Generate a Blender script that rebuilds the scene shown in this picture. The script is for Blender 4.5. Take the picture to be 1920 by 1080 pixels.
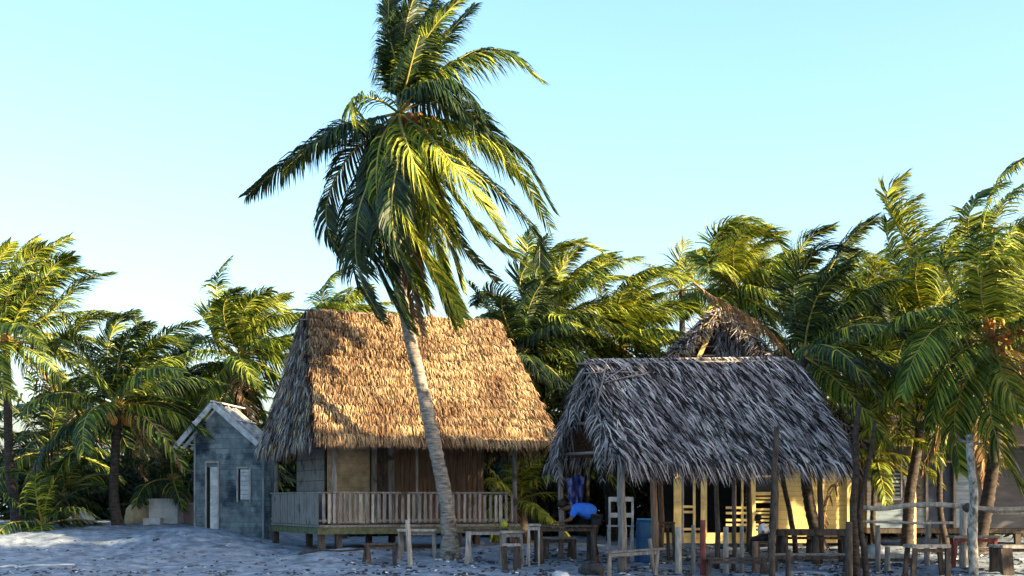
import bpy, math, random
from math import sin, cos, pi, radians, sqrt, exp
from mathutils import Vector, Matrix, noise

scene = bpy.context.scene
for _o in list(bpy.data.objects):
    bpy.data.objects.remove(_o)
COL = scene.collection

# ------------------------------------------------------------------ camera
F = 2638.0          # focal length in photo pixels
HOR = 940.0         # eye level row of the photo
EYE = 1.2
cam_d = bpy.data.cameras.new('camera')
cam = bpy.data.objects.new('camera', cam_d)
COL.objects.link(cam)
cam.location = (0, 0, EYE)
cam.rotation_euler = (pi / 2, 0, 0)
cam_d.sensor_width = 36
cam_d.lens = 36 * F / 1920
cam_d.shift_y = (HOR - 540) / 1920
cam_d.clip_end = 6000
scene.camera = cam

# ------------------------------------------------------------------ sky + sun
SUN_EL = radians(20)
SUN_AZ = radians(113)      # clockwise from +Y
S = Vector((sin(SUN_AZ) * cos(SUN_EL), cos(SUN_AZ) * cos(SUN_EL), sin(SUN_EL)))
world = bpy.data.worlds.new('World')
scene.world = world
world.use_nodes = True
wn = world.node_tree
wn.nodes.clear()
wo = wn.nodes.new('ShaderNodeOutputWorld')
bg = wn.nodes.new('ShaderNodeBackground')
sky = wn.nodes.new('ShaderNodeTexSky')
sky.sky_type = 'NISHITA'
sky.sun_disc = False
sky.sun_elevation = SUN_EL
sky.sun_rotation = SUN_AZ
sky.altitude = 0
sky.air_density = 1.0
sky.dust_density = 3.2
sky.ozone_density = 1.6
hs = wn.nodes.new('ShaderNodeHueSaturation')
hs.inputs['Saturation'].default_value = 1.12
hs.inputs['Hue'].default_value = 0.486
wn.links.new(sky.outputs[0], hs.inputs['Color'])
wn.links.new(hs.outputs[0], bg.inputs['Color'])
bg.inputs['Strength'].default_value = 0.115
wn.links.new(bg.outputs[0], wo.inputs['Surface'])

sd = bpy.data.lights.new('sun', 'SUN')
sd.energy = 5.0
sd.angle = radians(0.6)
sd.color = (1.0, 0.76, 0.42)
sun = bpy.data.objects.new('sun', sd)
COL.objects.link(sun)
sun.rotation_euler = S.to_track_quat('Z', 'Y').to_euler()

scene.view_settings.view_transform = 'Standard'
scene.view_settings.look = 'None'
scene.view_settings.gamma = 1
scene.view_settings.exposure = 2.05
scene.render.engine = 'CYCLES'
scene.cycles.max_bounces = 6
scene.cycles.transparent_max_bounces = 8


# ------------------------------------------------------------------ helpers
def at(px, py, Y):
    return Vector(((px - 960) / F * Y, Y, EYE + (HOR - py) / F * Y))


def smooth(a, b, x):
    t = max(0, min(1, (x - a) / (b - a)))
    return t * t * (3 - 2 * t)


def lerp(a, b, t):
    return a + (b - a) * t


class MB:
    def __init__(self):
        self.v = []; self.f = []; self.m = []; self.sm = []

    def face(self, pts, m=0, sm=False):
        n = len(self.v)
        self.v.extend([tuple(p) for p in pts])
        self.f.append(tuple(range(n, n + len(pts))))
        self.m.append(m); self.sm.append(sm)

    def hexa(self, p, m=0):
        """p: 8 corners, bottom 4 (ccw) then top 4"""
        n = len(self.v)
        self.v.extend([tuple(q) for q in p])
        for q in ((3, 2, 1, 0), (4, 5, 6, 7), (0, 1, 5, 4), (1, 2, 6, 5), (2, 3, 7, 6), (3, 0, 4, 7)):
            self.f.append(tuple(n + i for i in q)); self.m.append(m); self.sm.append(False)

    def box(self, c, s, u=None, v=None, m=0):
        """centre c, size s, horizontal axes u, v"""
        c = Vector(c)
        u = Vector(u) if u else Vector((1, 0, 0))
        v = Vector(v) if v else Vector((-u.y, u.x, 0))
        w = u.cross(v).normalized()
        a, b, h = u.normalized() * s[0] / 2, v.normalized() * s[1] / 2, w * s[2] / 2
        self.hexa([c - a - b - h, c + a - b - h, c + a + b - h, c - a + b - h,
                   c - a - b + h, c + a - b + h, c + a + b + h, c - a + b + h], m)

    def beam(self, a, b, w, h, m=0, up=None):
        """rectangular bar from a to b"""
        a = Vector(a); b = Vector(b)
        d = (b - a).normalized()
        up = Vector(up) if up else (Vector((0, 0, 1)) if abs(d.z) < .9 else Vector((0, 1, 0)))
        s = d.cross(up).normalized()
        n = s.cross(d).normalized()
        s = s * w / 2; n = n * h / 2
        self.hexa([a - s - n, a + s - n, b + s - n, b - s - n, a - s + n, a + s + n, b + s + n, b - s + n], m)

    def tube(self, pts, rad, n=8, m=0, cap=True, rng=None, rough=0):
        pts = [Vector(p) for p in pts]
        base = len(self.v)
        ref = Vector((0, 0, 1)) if abs((pts[-1] - pts[0]).normalized().z) < .8 else Vector((1, 0, 0))
        for i, p in enumerate(pts):
            if i == 0: d = pts[1] - p
            elif i == len(pts) - 1: d = p - pts[i - 1]
            else: d = pts[i + 1] - pts[i - 1]
            d.normalize()
            a = d.cross(ref).normalized(); b = d.cross(a).normalized()
            r = rad[i] if isinstance(rad, (list, tuple)) else rad
            for k in range(n):
                t = 2 * pi * k / n
                rr = r * (1 + (rng.uniform(-rough, rough) if rng else 0))
                self.v.append(tuple(p + (a * cos(t) + b * sin(t)) * rr))
        for i in range(len(pts) - 1):
            for k in range(n):
                k2 = (k + 1) % n
                self.f.append((base + i * n + k, base + i * n + k2, base + (i + 1) * n + k2, base + (i + 1) * n + k))
                self.m.append(m); self.sm.append(True)
        if cap:
            self.f.append(tuple(base + k for k in range(n))[::-1]); self.m.append(m); self.sm.append(False)
            e = base + (len(pts) - 1) * n
            self.f.append(tuple(e + k for k in range(n))); self.m.append(m); self.sm.append(False)

    def ball(self, c, r, m=0, n=10, k=7, rng=None, rough=0, sq=(1, 1, 1)):
        base = len(self.v); c = Vector(c)
        for i in range(k + 1):
            ph = pi * i / k
            for j in range(n):
                th = 2 * pi * j / n
                rr = r * (1 + (rng.uniform(-rough, rough) if rng else 0))
                self.v.append((c.x + rr * sq[0] * sin(ph) * cos(th), c.y + rr * sq[1] * sin(ph) * sin(th), c.z + rr * sq[2] * cos(ph)))
        for i in range(k):
            for j in range(n):
                j2 = (j + 1) % n
                self.f.append((base + i * n + j, base + (i + 1) * n + j, base + (i + 1) * n + j2, base + i * n + j2))
                self.m.append(m); self.sm.append(True)

    def build(self, name, mats, parent=None, origin=None):
        me = bpy.data.meshes.new(name)
        o0 = Vector(origin) if origin is not None else Vector((0, 0, 0))
        vs = self.v if origin is None else [(x - o0.x, y - o0.y, z - o0.z) for x, y, z in self.v]
        me.from_pydata(vs, [], self.f)
        if not isinstance(mats, (list, tuple)): mats = [mats]
        for q in mats: me.materials.append(q)
        me.polygons.foreach_set('material_index', self.m)
        me.polygons.foreach_set('use_smooth', self.sm)
        me.update()
        ob = bpy.data.objects.new(name, me)
        COL.objects.link(ob)
        if origin is not None: ob.location = o0
        if parent is not None:
            ob.parent = parent
            ob.matrix_parent_inverse = Matrix.Translation(-abs_loc(parent))
        return ob


def abs_loc(o):
    l = Vector(o.location)
    while o.parent is not None:
        # children keep world coordinates via parent inverse
        return Vector((0, 0, 0)) if o.type == 'MESH' and o.location.length == 0 else l
    return l


def thing(name, label, cat, loc, group=None):
    o = bpy.data.objects.new(name, None)
    COL.objects.link(o)
    o.empty_display_size = .3
    o.location = loc
    o['label'] = label; o['category'] = cat
    if group: o['group'] = group
    return o


def tag(o, label, cat, group=None, kind=None):
    if label: o['label'] = label
    if cat: o['category'] = cat
    if group: o['group'] = group
    if kind: o['kind'] = kind
    return o


def clone(o, parent=None, off=Vector((0, 0, 0))):
    c = o.copy(); COL.objects.link(c)
    if parent is not None: c.parent = parent
    for ch in list(o.children): clone(ch, c)
    return c


# ------------------------------------------------------------------ materials
def nodes(name):
    m = bpy.data.materials.new(name); m.use_nodes = True
    nt = m.node_tree
    return m, nt, nt.nodes['Principled BSDF'], nt.nodes['Material Output']


def ramp(nt, stops, interp='LINEAR'):
    r = nt.nodes.new('ShaderNodeValToRGB')
    r.color_ramp.interpolation = interp
    el = r.color_ramp.elements
    while len(el) < len(stops): el.new(.5)
    for e, (p, c) in zip(el, stops):
        e.position = p; e.color = (*c, 1)
    return r


def mat_noise(name, c1, c2, scale=(6, 6, 6), rough=.85, bump=.3, detail=8, lo=.35, hi=.65, dirt=None, bdist=.02, coord='Object'):
    m, nt, p, out = nodes(name)
    tc = nt.nodes.new('ShaderNodeTexCoord')
    mp = nt.nodes.new('ShaderNodeMapping'); mp.inputs['Scale'].default_value = scale
    nt.links.new(tc.outputs[coord], mp.inputs[0])
    nz = nt.nodes.new('ShaderNodeTexNoise'); nz.inputs['Scale'].default_value = 1; nz.inputs['Detail'].default_value = detail
    nz.inputs['Roughness'].default_value = .65
    nt.links.new(mp.outputs[0], nz.inputs['Vector'])
    r = ramp(nt, [(lo, c1), (hi, c2)])
    nt.links.new(nz.outputs['Fac'], r.inputs[0])
    colr = r.outputs[0]
    if dirt:
        n2 = nt.nodes.new('ShaderNodeTexNoise'); n2.inputs['Scale'].default_value = dirt[1]; n2.inputs['Detail'].default_value = 6
        nt.links.new(tc.outputs[coord], n2.inputs['Vector'])
        r2 = ramp(nt, [(dirt[2], (0, 0, 0)), (dirt[3], (1, 1, 1))])
        nt.links.new(n2.outputs['Fac'], r2.inputs[0])
        mx = nt.nodes.new('ShaderNodeMixRGB'); mx.inputs[2].default_value = (*dirt[0], 1)
        nt.links.new(r2.outputs[0], mx.inputs[0]); nt.links.new(colr, mx.inputs[1])
        colr = mx.outputs[0]
    nt.links.new(colr, p.inputs['Base Color'])
    p.inputs['Roughness'].default_value = rough
    p.inputs['Specular IOR Level'].default_value = .25
    b = nt.nodes.new('ShaderNodeBump'); b.inputs['Strength'].default_value = bump; b.inputs['Distance'].default_value = bdist
    nt.links.new(nz.outputs['Fac'], b.inputs['Height']); nt.links.new(b.outputs[0], p.inputs['Normal'])
    return m


def mat_island(name, stops, rough=.8, translucent=0, tcol=None, spec=.3, patch=None, pscale=1.2):
    """colour chosen per mesh island, with optional larger patches"""
    m, nt, p, out = nodes(name)
    g = nt.nodes.new('ShaderNodeNewGeometry')
    r = ramp(nt, stops)
    nt.links.new(g.outputs['Random Per Island'], r.inputs[0])
    colr = r.outputs[0]
    if patch:
        tc = nt.nodes.new('ShaderNodeTexCoord')
        nz = nt.nodes.new('ShaderNodeTexNoise'); nz.inputs['Scale'].default_value = pscale; nz.inputs['Detail'].default_value = 3
        nt.links.new(tc.outputs['Object'], nz.inputs['Vector'])
        r2 = ramp(nt, [(.42, (0, 0, 0)), (.62, (1, 1, 1))])
        nt.links.new(nz.outputs['Fac'], r2.inputs[0])
        mx = nt.nodes.new('ShaderNodeMixRGB'); mx.blend_type = 'MULTIPLY'; mx.inputs[2].default_value = (*patch, 1)
        nt.links.new(r2.outputs[0], mx.inputs[0]); nt.links.new(colr, mx.inputs[1])
        colr = mx.outputs[0]
    nt.links.new(colr, p.inputs['Base Color'])
    p.inputs['Roughness'].default_value = rough
    p.inputs['Specular IOR Level'].default_value = spec
    if translucent:
        tr = nt.nodes.new('ShaderNodeBsdfTranslucent')
        if tcol:
            mm = nt.nodes.new('ShaderNodeMixRGB'); mm.blend_type = 'MULTIPLY'; mm.inputs[0].default_value = 1; mm.inputs[2].default_value = (*tcol, 1)
            nt.links.new(colr, mm.inputs[1]); nt.links.new(mm.outputs[0], tr.inputs['Color'])
        else:
            nt.links.new(colr, tr.inputs['Color'])
        ms = nt.nodes.new('ShaderNodeMixShader'); ms.inputs[0].default_value = translucent
        nt.links.new(p.outputs[0], ms.inputs[1]); nt.links.new(tr.outputs[0], ms.inputs[2])
        nt.links.new(ms.outputs[0], out.inputs['Surface'])
    return m


def mat_plain(name, c, rough=.7, spec=.3):
    return mat_noise(name, tuple(x * .75 for x in c), c, (3, 3, 3), rough, .1)


LEAF = mat_island('palm_leaf', [(0, (.006, .02, .006)), (.4, (.035, .07, .01)), (.6, (.10, .175, .018)), (1, (.35, .38, .045))], .55, .2, (1.3, 1.2, .5), .28)  # wide dark-to-bright spread mimics sun patches and shadow among leaflets
LEAF_Y = mat_island('palm_leaf_yellow', [(0, (.02, .04, .008)), (.35, (.14, .20, .02)), (1, (.42, .41, .045))], .55, .25, (1.2, 1.1, .5), .28)  # older yellow leaflets; colour also stands in for sunlit ones
LEAF_D = mat_island('palm_leaf_dark', [(0, (.006, .018, .012)), (.6, (.02, .045, .018)), (1, (.06, .095, .02))], .5, .14, (1.2, 1.3, .6), .3)  # darker leaf copy, shade of the unlit fronds put into the colour
DEAD = mat_island('palm_leaf_dead', [(0, (.09, .055, .03)), (.5, (.22, .13, .06)), (1, (.42, .27, .13))], .8, .15)
RACH = mat_noise('palm_rachis', (.2, .2, .04), (.36, .3, .09), (4, 4, 4), .5, .1)
RACH_D = mat_noise('palm_rachis_dead', (.2, .12, .06), (.35, .22, .12), (4, 4, 4), .7, .1)
BARK = mat_noise('palm_bark', (.075, .068, .06), (.30, .275, .24), (5, 5, 22), .9, .6, 10, .35, .62, ((.05, .05, .045), 3.2, .56, .66))
BARK_D = mat_noise('palm_bark_dark', (.018, .015, .014), (.075, .062, .055), (7, 7, 16), .95, .6)
NUT = mat_noise('coconut_husk', (.42, .13, .025), (.56, .26, .05), (7, 7, 7), .5, .1, 4, .35, .65, ((.22, .2, .04), 5, .55, .68))
NUT_B = mat_noise('dry_husk', (.16, .07, .03), (.40, .20, .07), (9, 9, 9), .8, .3)
NUT_G = mat_noise('coconut_green', (.16, .19, .03), (.34, .35, .06), (7, 7, 7), .4, .1, 4)
THATCH = mat_island('tan_thatch', [(0, (.025, .015, .012)), (.28, (.12, .075, .045)), (.5, (.42, .29, .155)), (1, (.72, .55, .32))], .85, .08, None, .2, (.55, .47, .48), .7)
THATCH_G = mat_island('grey_thatch', [(0, (.008, .008, .010)), (.38, (.035, .033, .038)), (.55, (.24, .23, .245)), (1, (.60, .58, .60))], .8, .05, None, .15, (.62, .6, .62), 1.3)
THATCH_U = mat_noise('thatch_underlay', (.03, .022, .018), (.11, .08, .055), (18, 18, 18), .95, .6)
WOOD_G = mat_noise('weathered_wood', (.08, .078, .078), (.28, .265, .25), (22, 22, 3), .85, .4, 8, .3, .7, ((.06, .055, .05), 2.5, .58, .7))
WOOD_P = mat_noise('pale_wood', (.17, .165, .155), (.42, .40, .37), (16, 16, 3), .8, .3)
WOOD_B = mat_noise('brown_wood', (.09, .06, .045), (.22, .15, .11), (22, 22, 2.5), .85, .4)
WOOD_D = mat_noise('dark_wood', (.03, .024, .022), (.10, .085, .075), (14, 14, 4), .9, .5)
WOOD_R = mat_noise('red_painted_wood', (.11, .03, .03), (.24, .07, .06), (14, 14, 4), .8, .3)
WOOD_Y = mat_noise('yellow_painted_wood', (.62, .47, .18), (.82, .66, .30), (10, 10, 2), .7, .2, 8, .3, .7, ((.33, .25, .12), 2.2, .56, .72))
WALL_Y = mat_noise('yellow_painted_boards', (.56, .42, .16), (.76, .60, .27), (1.5, 10, 10), .7, .25, 8, .3, .7, ((.36, .26, .11), 1.6, .55, .75))
BLUE = mat_noise('blue_grey_boards', (.07, .10, .12), (.22, .28, .31), (3, 3, 2), .8, .4, 10, .3, .7, ((.02, .04, .06), 1.7, .5, .64))
def add_blocks(m, sc=(2.3, 4.4)):
    nt = m.node_tree; p = nt.nodes['Principled BSDF']
    old = p.inputs['Base Color'].links[0].from_socket
    tc = nt.nodes.new('ShaderNodeTexCoord'); sx = nt.nodes.new('ShaderNodeSeparateXYZ'); cx = nt.nodes.new('ShaderNodeCombineXYZ')
    ad = nt.nodes.new('ShaderNodeMath'); ad.operation = 'ADD'
    nt.links.new(tc.outputs['Object'], sx.inputs[0]); nt.links.new(sx.outputs[0], ad.inputs[0]); nt.links.new(sx.outputs[1], ad.inputs[1])
    nt.links.new(ad.outputs[0], cx.inputs[0]); nt.links.new(sx.outputs[2], cx.inputs[1])
    br = nt.nodes.new('ShaderNodeTexBrick'); nt.links.new(cx.outputs[0], br.inputs['Vector'])
    br.inputs['Scale'].default_value = 1; br.inputs['Brick Width'].default_value = .36; br.inputs['Row Height'].default_value = .15
    br.inputs['Mortar Size'].default_value = .012; br.inputs['Color1'].default_value = (.6, .62, .62, 1); br.inputs['Color2'].default_value = (1.3, 1.3, 1.25, 1)
    br.inputs['Mortar'].default_value = (.55, .58, .6, 1)
    mx = nt.nodes.new('ShaderNodeMixRGB'); mx.blend_type = 'MULTIPLY'; mx.inputs[0].default_value = .55
    nt.links.new(old, mx.inputs[1]); nt.links.new(br.outputs['Color'], mx.inputs[2]); nt.links.new(mx.outputs[0], p.inputs['Base Color'])


add_blocks(BLUE)
BLUE_H = mat_noise('pale_blue_boards', (.12, .18, .26), (.24, .31, .39), (1.5, 6, 10), .75, .3)
GREY_H = mat_noise('grey_house_boards', (.045, .05, .062), (.12, .125, .145), (1.5, 6, 10), .8, .3, 8, .3, .7, ((.08, .08, .10), 1.5, .52, .68))
WHITE = mat_noise('white_paint', (.27, .30, .33), (.56, .59, .62), (5, 5, 5), .6, .15, 6)
TARP = mat_noise('tan_wall_board', (.22, .18, .12), (.46, .38, .26), (3, 3, 3), .85, .2)
DARK = mat_noise('painted_interior_shade', (.008, .008, .009), (.02, .018, .018), (3, 3, 3), .9, .1)  # near-black colour stands in for the shade inside openings
GLASS = mat_noise('dark_window', (.02, .025, .03), (.05, .06, .07), (2, 2, 2), .2, .05)
BAMBOO = mat_noise('split_bamboo_wall', (.07, .045, .033), (.20, .135, .095), (30, 30, 1.5), .8, .5, 6, .35, .65, ((.08, .05, .04), 1.8, .55, .72))
CONC = mat_noise('concrete', (.38, .40, .42), (.58, .60, .62), (5, 5, 5), .9, .3)
TANC = mat_noise('tan_plaster', (.42, .33, .20), (.62, .5, .32), (4, 4, 4), .9, .3)
ROCK = mat_noise('dark_rock', (.02, .02, .022), (.06, .06, .065), (8, 8, 8), .9, .6)
BLUEP = mat_noise('blue_plastic', (.01, .045, .12), (.02, .085, .2), (4, 4, 4), .4, .1)
SHIRT_B = mat_noise('blue_cotton', (.02, .13, .66), (.04, .2, .85), (8, 8, 8), .85, .4)
SHIRT_W = mat_noise('white_cotton', (.6, .62, .66), (.8, .8, .82), (8, 8, 8), .85, .4)
TROUS = mat_noise('dark_cloth', (.012, .014, .025), (.03, .033, .05), (8, 8, 8), .9, .4)
SKIN = mat_noise('brown_skin', (.10, .05, .03), (.15, .08, .05), (9, 9, 9), .55, .1)
HAIR = mat_noise('black_hair', (.006, .005, .005), (.02, .017, .015), (30, 30, 30), .6, .5)
CLOTH_P = mat_noise('purple_blue_cloth', (.012, .02, .10), (.16, .15, .30), (9, 9, 5), .85, .4, 3, .48, .66)
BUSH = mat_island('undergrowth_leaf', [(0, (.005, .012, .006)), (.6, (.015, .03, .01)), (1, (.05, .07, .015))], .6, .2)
TREELEAF = mat_island('broad_leaf', [(0, (.03, .07, .02)), (1, (.09, .14, .03))], .5, .05)
DEBRIS = mat_island('beach_debris_bits', [(0, (.02, .018, .02)), (.8, (.05, .05, .06)), (.9, (.15, .14, .14)), (.95, (.6, .6, .6)), (1, (.75, .75, .75))], .9)


def sand_mat():
    m, nt, p, out = nodes('beach_sand')
    tc = nt.nodes.new('ShaderNodeTexCoord')
    def nz(scale, det=8, rough=.6, st=None):
        n = nt.nodes.new('ShaderNodeTexNoise'); n.inputs['Scale'].default_value = scale
        n.inputs['Detail'].default_value = det; n.inputs['Roughness'].default_value = rough
        if st:
            mp = nt.nodes.new('ShaderNodeMapping'); mp.inputs['Scale'].default_value = st
            nt.links.new(tc.outputs['Object'], mp.inputs[0]); nt.links.new(mp.outputs[0], n.inputs['Vector'])
        else: nt.links.new(tc.outputs['Object'], n.inputs['Vector'])
        return n
    a = nz(3.0); r = ramp(nt, [(.32, (.10, .13, .175)), (.52, (.21, .26, .33)), (.78, (.41, .46, .53))])  # blue tint of the shade is pushed into the sand colours
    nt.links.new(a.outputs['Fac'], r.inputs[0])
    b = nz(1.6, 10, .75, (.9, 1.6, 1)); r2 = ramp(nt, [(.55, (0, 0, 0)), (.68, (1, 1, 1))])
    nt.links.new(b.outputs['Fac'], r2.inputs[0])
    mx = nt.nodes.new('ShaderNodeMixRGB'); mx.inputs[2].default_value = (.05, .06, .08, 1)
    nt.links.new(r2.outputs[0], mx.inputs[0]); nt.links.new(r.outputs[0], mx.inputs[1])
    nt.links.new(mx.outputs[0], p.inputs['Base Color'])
    p.inputs['Roughness'].default_value = .95; p.inputs['Specular IOR Level'].default_value = .15
    c = nz(14, 10, .7); bp = nt.nodes.new('ShaderNodeBump'); bp.inputs['Strength'].default_value = .7; bp.inputs['Distance'].default_value = .06
    nt.links.new(c.outputs['Fac'], bp.inputs['Height']); nt.links.new(bp.outputs[0], p.inputs['Normal'])
    return m


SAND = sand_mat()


# ------------------------------------------------------------------ ground
def ground_z(x, y, fine=True):
    z = -0.065 * (36.6 - y) if y < 36.6 else -.02
    z = max(z, -1.6)
    if y < 24: z = min(z, -0.8) if y > 14 else z
    z -= .10 * smooth(36, 42, y) * smooth(2, 6, x)
    # bank that rises to the left behind the beach
    z += .55 * smooth(-5.5, -9.5, x) * smooth(33, 41, y)
    z += .34 * exp(-((x + 8.1) / 1.5) ** 2 - ((y - 36.9) / 1.1) ** 2)
    z += .22 * exp(-((x + 3.9) / 1.4) ** 2 - ((y - 34.2) / .8) ** 2)
    z += .14 * exp(-((x + 1.6) / .7) ** 2 - ((y - 34.7) / .5) ** 2)
    if fine:
        z += .05 * abs(noise.noise(Vector((x * 2.7, y * 2.7, 9.7)))) - .025
        z += .10 * noise.noise(Vector((x * .55, y * .55, 3.1)))
        z += .03 * noise.noise(Vector((x * 1.9, y * 1.9, 7.7)))
        z += .018 * noise.noise(Vector((x * 5.1, y * 5.1, 1.7)))
    return z


def axis(segs):
    out = []
    for a, b, st in segs:
        n = max(1, int(round((b - a) / st)))
        out += [a + (b - a) * i / n for i in range(n)]
    out.append(segs[-1][1])
    return out


xs = axis([(-3000, -300, 900), (-300, -60, 60), (-60, -18, 3), (-18, 18, .1), (18, 60, 3), (60, 300, 60), (300, 3000, 900)])
ys = axis([(-300, -20, 40), (-20, 24, 2), (24, 44, .1), (44, 60, 1), (60, 300, 40), (300, 3000, 900)])
g = MB()
nx = len(xs)
for y in ys:
    for x in xs:
        g.v.append((x, y, ground_z(x, y, abs(x) < 60 and -20 < y < 60)))
for j in range(len(ys) - 1):
    for i in range(nx - 1):
        g.f.append((j * nx + i, j * nx + i + 1, (j + 1) * nx + i + 1, (j + 1) * nx + i)); g.m.append(0); g.sm.append(True)
_r = random.Random(404)
_xi = [i for i, v in enumerate(xs) if -13.5 < v < 13.5]; _yi = [j for j, v in enumerate(ys) if 27 < v < 38]
for _k in range(420):
    _i = _r.choice(_xi); _j = _r.choice(_yi); _a = _r.uniform(0, pi); _dp = _r.uniform(.015, .04)
    for dj in range(-3, 4):
        for di in range(-3, 4):
            n_ = (_j + dj) * nx + _i + di
            u_ = (di * cos(_a) + dj * sin(_a)) * .1; v_ = (-di * sin(_a) + dj * cos(_a)) * .1
            q = (u_ / .16) ** 2 + (v_ / .085) ** 2
            x_, y_, z_ = g.v[n_]
            g.v[n_] = (x_, y_, z_ - _dp * exp(-q) + _dp * .55 * exp(-(sqrt(q) - 1.7) ** 2 * 3))
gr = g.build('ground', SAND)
gr['kind'] = 'structure'


def G(x, y): return ground_z(x, y)


# ------------------------------------------------------------------ palms
def catmull(P, n):
    P = [Vector(p) for p in P]
    P = [P[0] * 2 - P[1]] + P + [P[-1] * 2 - P[-2]]
    out = []
    segs = len(P) - 3
    for i in range(n + 1):
        t = i / n * segs
        k = min(int(t), segs - 1); t -= k
        a, b, c, d = P[k:k + 4]
        out.append(.5 * ((2 * b) + (c - a) * t + (2 * a - 5 * b + 4 * c - d) * t * t + (3 * b - a - 3 * c + d) * t ** 3))
    return out


WIND = Vector((.55, .12, .05))


def frond(mb, pts, rng, ll=.85, n=60, wid=.05, droop=.9, wind=.35, twist=None, ragged=.06, mleaf=0, mr=1, rr=.03, vee=.25, sweep=.75, yt=0, my=None):
    """rachis along pts with leaflets on both sides"""
    c = catmull(pts, 22)
    N = len(c) - 1
    mb.tube(c, [lerp(rr, rr * .2, i / N) for i in range(N + 1)], 4, mr, False)
    tw = rng.uniform(-.4, .4) if twist is None else twist
    Z = Vector((0, 0, 1))
    for side in (-1, 1):
        gap = rng.uniform(.2, .8)
        for i in range(n):
            t = .12 + .88 * (i + rng.random() * .7) / n
            if rng.random() < ragged: continue
            q = t * N; k = min(int(q), N - 1)
            pos = c[k].lerp(c[k + 1], q - k)
            T = (c[k + 1] - c[k]).normalized()
            Nn = Z - T * Z.dot(T)
            if Nn.length < .15: Nn = Vector((0, -1, 0)) - T * (-T.y)
            Nn.normalize()
            Sd = T.cross(Nn)
            a = tw * (.4 + t)
            Nr = Nn * cos(a) + Sd * sin(a)
            Sr = Sd * cos(a) - Nn * sin(a)
            prof = (min(1, .35 + t * 2.6)) * (1 - .68 * max(0, (t - .45) / .55) ** 1.5)
            L = ll * prof * rng.uniform(.82, 1.12)
            sw = sweep * (.55 + .9 * t) + rng.uniform(-.12, .12)
            d = (Sr * side + T * sw + Nr * (vee + rng.uniform(-.12, .12))).normalized()
            w = wid * rng.uniform(.75, 1.15)
            m = mleaf
            if my is not None and rng.random() < yt: m = my
            p = pos.copy(); s = L / 3
            wv = d.cross(Nr).normalized()
            wv = (wv + Nr * rng.uniform(-.7, .7)).normalized()
            dr = droop * rng.uniform(.7, 1.3)
            b = len(mb.v)
            pr = [.55, 1, .75, 0]
            for j in range(4):
                if j < 3:
                    mb.v.append(tuple(p - wv * w * pr[j] / 2)); mb.v.append(tuple(p + wv * w * pr[j] / 2))
                else:
                    mb.v.append(tuple(p))
                d = (d + Vector((0, 0, -1)) * dr * (.22 + .3 * j) * (L / ll) + WIND * wind * (.3 + .4 * j)).normalized()
                p = p + d * s
            mb.f += [(b, b + 1, b + 3, b + 2), (b + 2, b + 3, b + 5, b + 4), (b + 4, b + 5, b + 6)]
            mb.m += [m] * 3; mb.sm += [False] * 3


def auto_path(rng, az, el, L, grav, wind, steps=9):
    d = Vector((cos(az) * cos(el), sin(az) * cos(el), sin(el)))
    p = Vector((0, 0, 0)); out = [p.copy()]
    for k in range(steps):
        f = (k + 1) / steps
        d = (d + Vector((0, 0, -1)) * grav * f * .42 + WIND * wind * f * .42).normalized()
        p = p + d * L / steps
        out.append(p.copy())
    return out


def crown(mb, hub, rng, nf=24, L=4.2, ll=.8, n=52, wid=.055, wind=.8, elmin=-35, dead=2, mset=None, noleft=False):
    for i in range(nf):
        f = i / (nf - 1)
        az = i * 2.39996 + rng.uniform(-.25, .25)
        if noleft and cos(az) < -.05 and f > .12: continue
        el = radians(lerp(84, elmin, f ** .85) + rng.uniform(-8, 8))
        l = L * rng.uniform(.82, 1.1) * (1 - .15 * (f < .15))
        path = [hub + q for q in auto_path(rng, az, el, l, lerp(.35, .85, f) * rng.uniform(.7, 1.25), wind * rng.uniform(.6, 1.3))]
        isdead = i >= nf - dead
        m = 2 if isdead else 0
        frond(mb, path, rng, ll * (.8 if isdead else 1), n if not isdead else int(n * .6), wid, rng.uniform(.8, 1.7), wind * .6,
              None, .05 if not isdead else .3, m, 3 if isdead else 1, .035, yt=rng.choice([.05, .2, .5, .85]), my=4)


def trunk_mesh(path, r0, r1, rng, n=12, rings=True):
    mb = MB()
    L = sum((path[i + 1] - path[i]).length for i in range(len(path) - 1))
    k = max(12, int(L / .09))
    c = catmull(path, k)
    rad = []
    for i in range(k + 1):
        t = i / k
        r = lerp(r0, r1, t ** .8) + r0 * .55 * exp(-t * 26)
        rad.append(r * (1 + (.05 if i % 2 else -.035)) * rng.uniform(.97, 1.03))
    mb.tube(c, rad, n, 0, True, rng, .03)
    return mb


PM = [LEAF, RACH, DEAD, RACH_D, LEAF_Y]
PMD = [LEAF_D, RACH, DEAD, RACH_D, LEAF]


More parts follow.
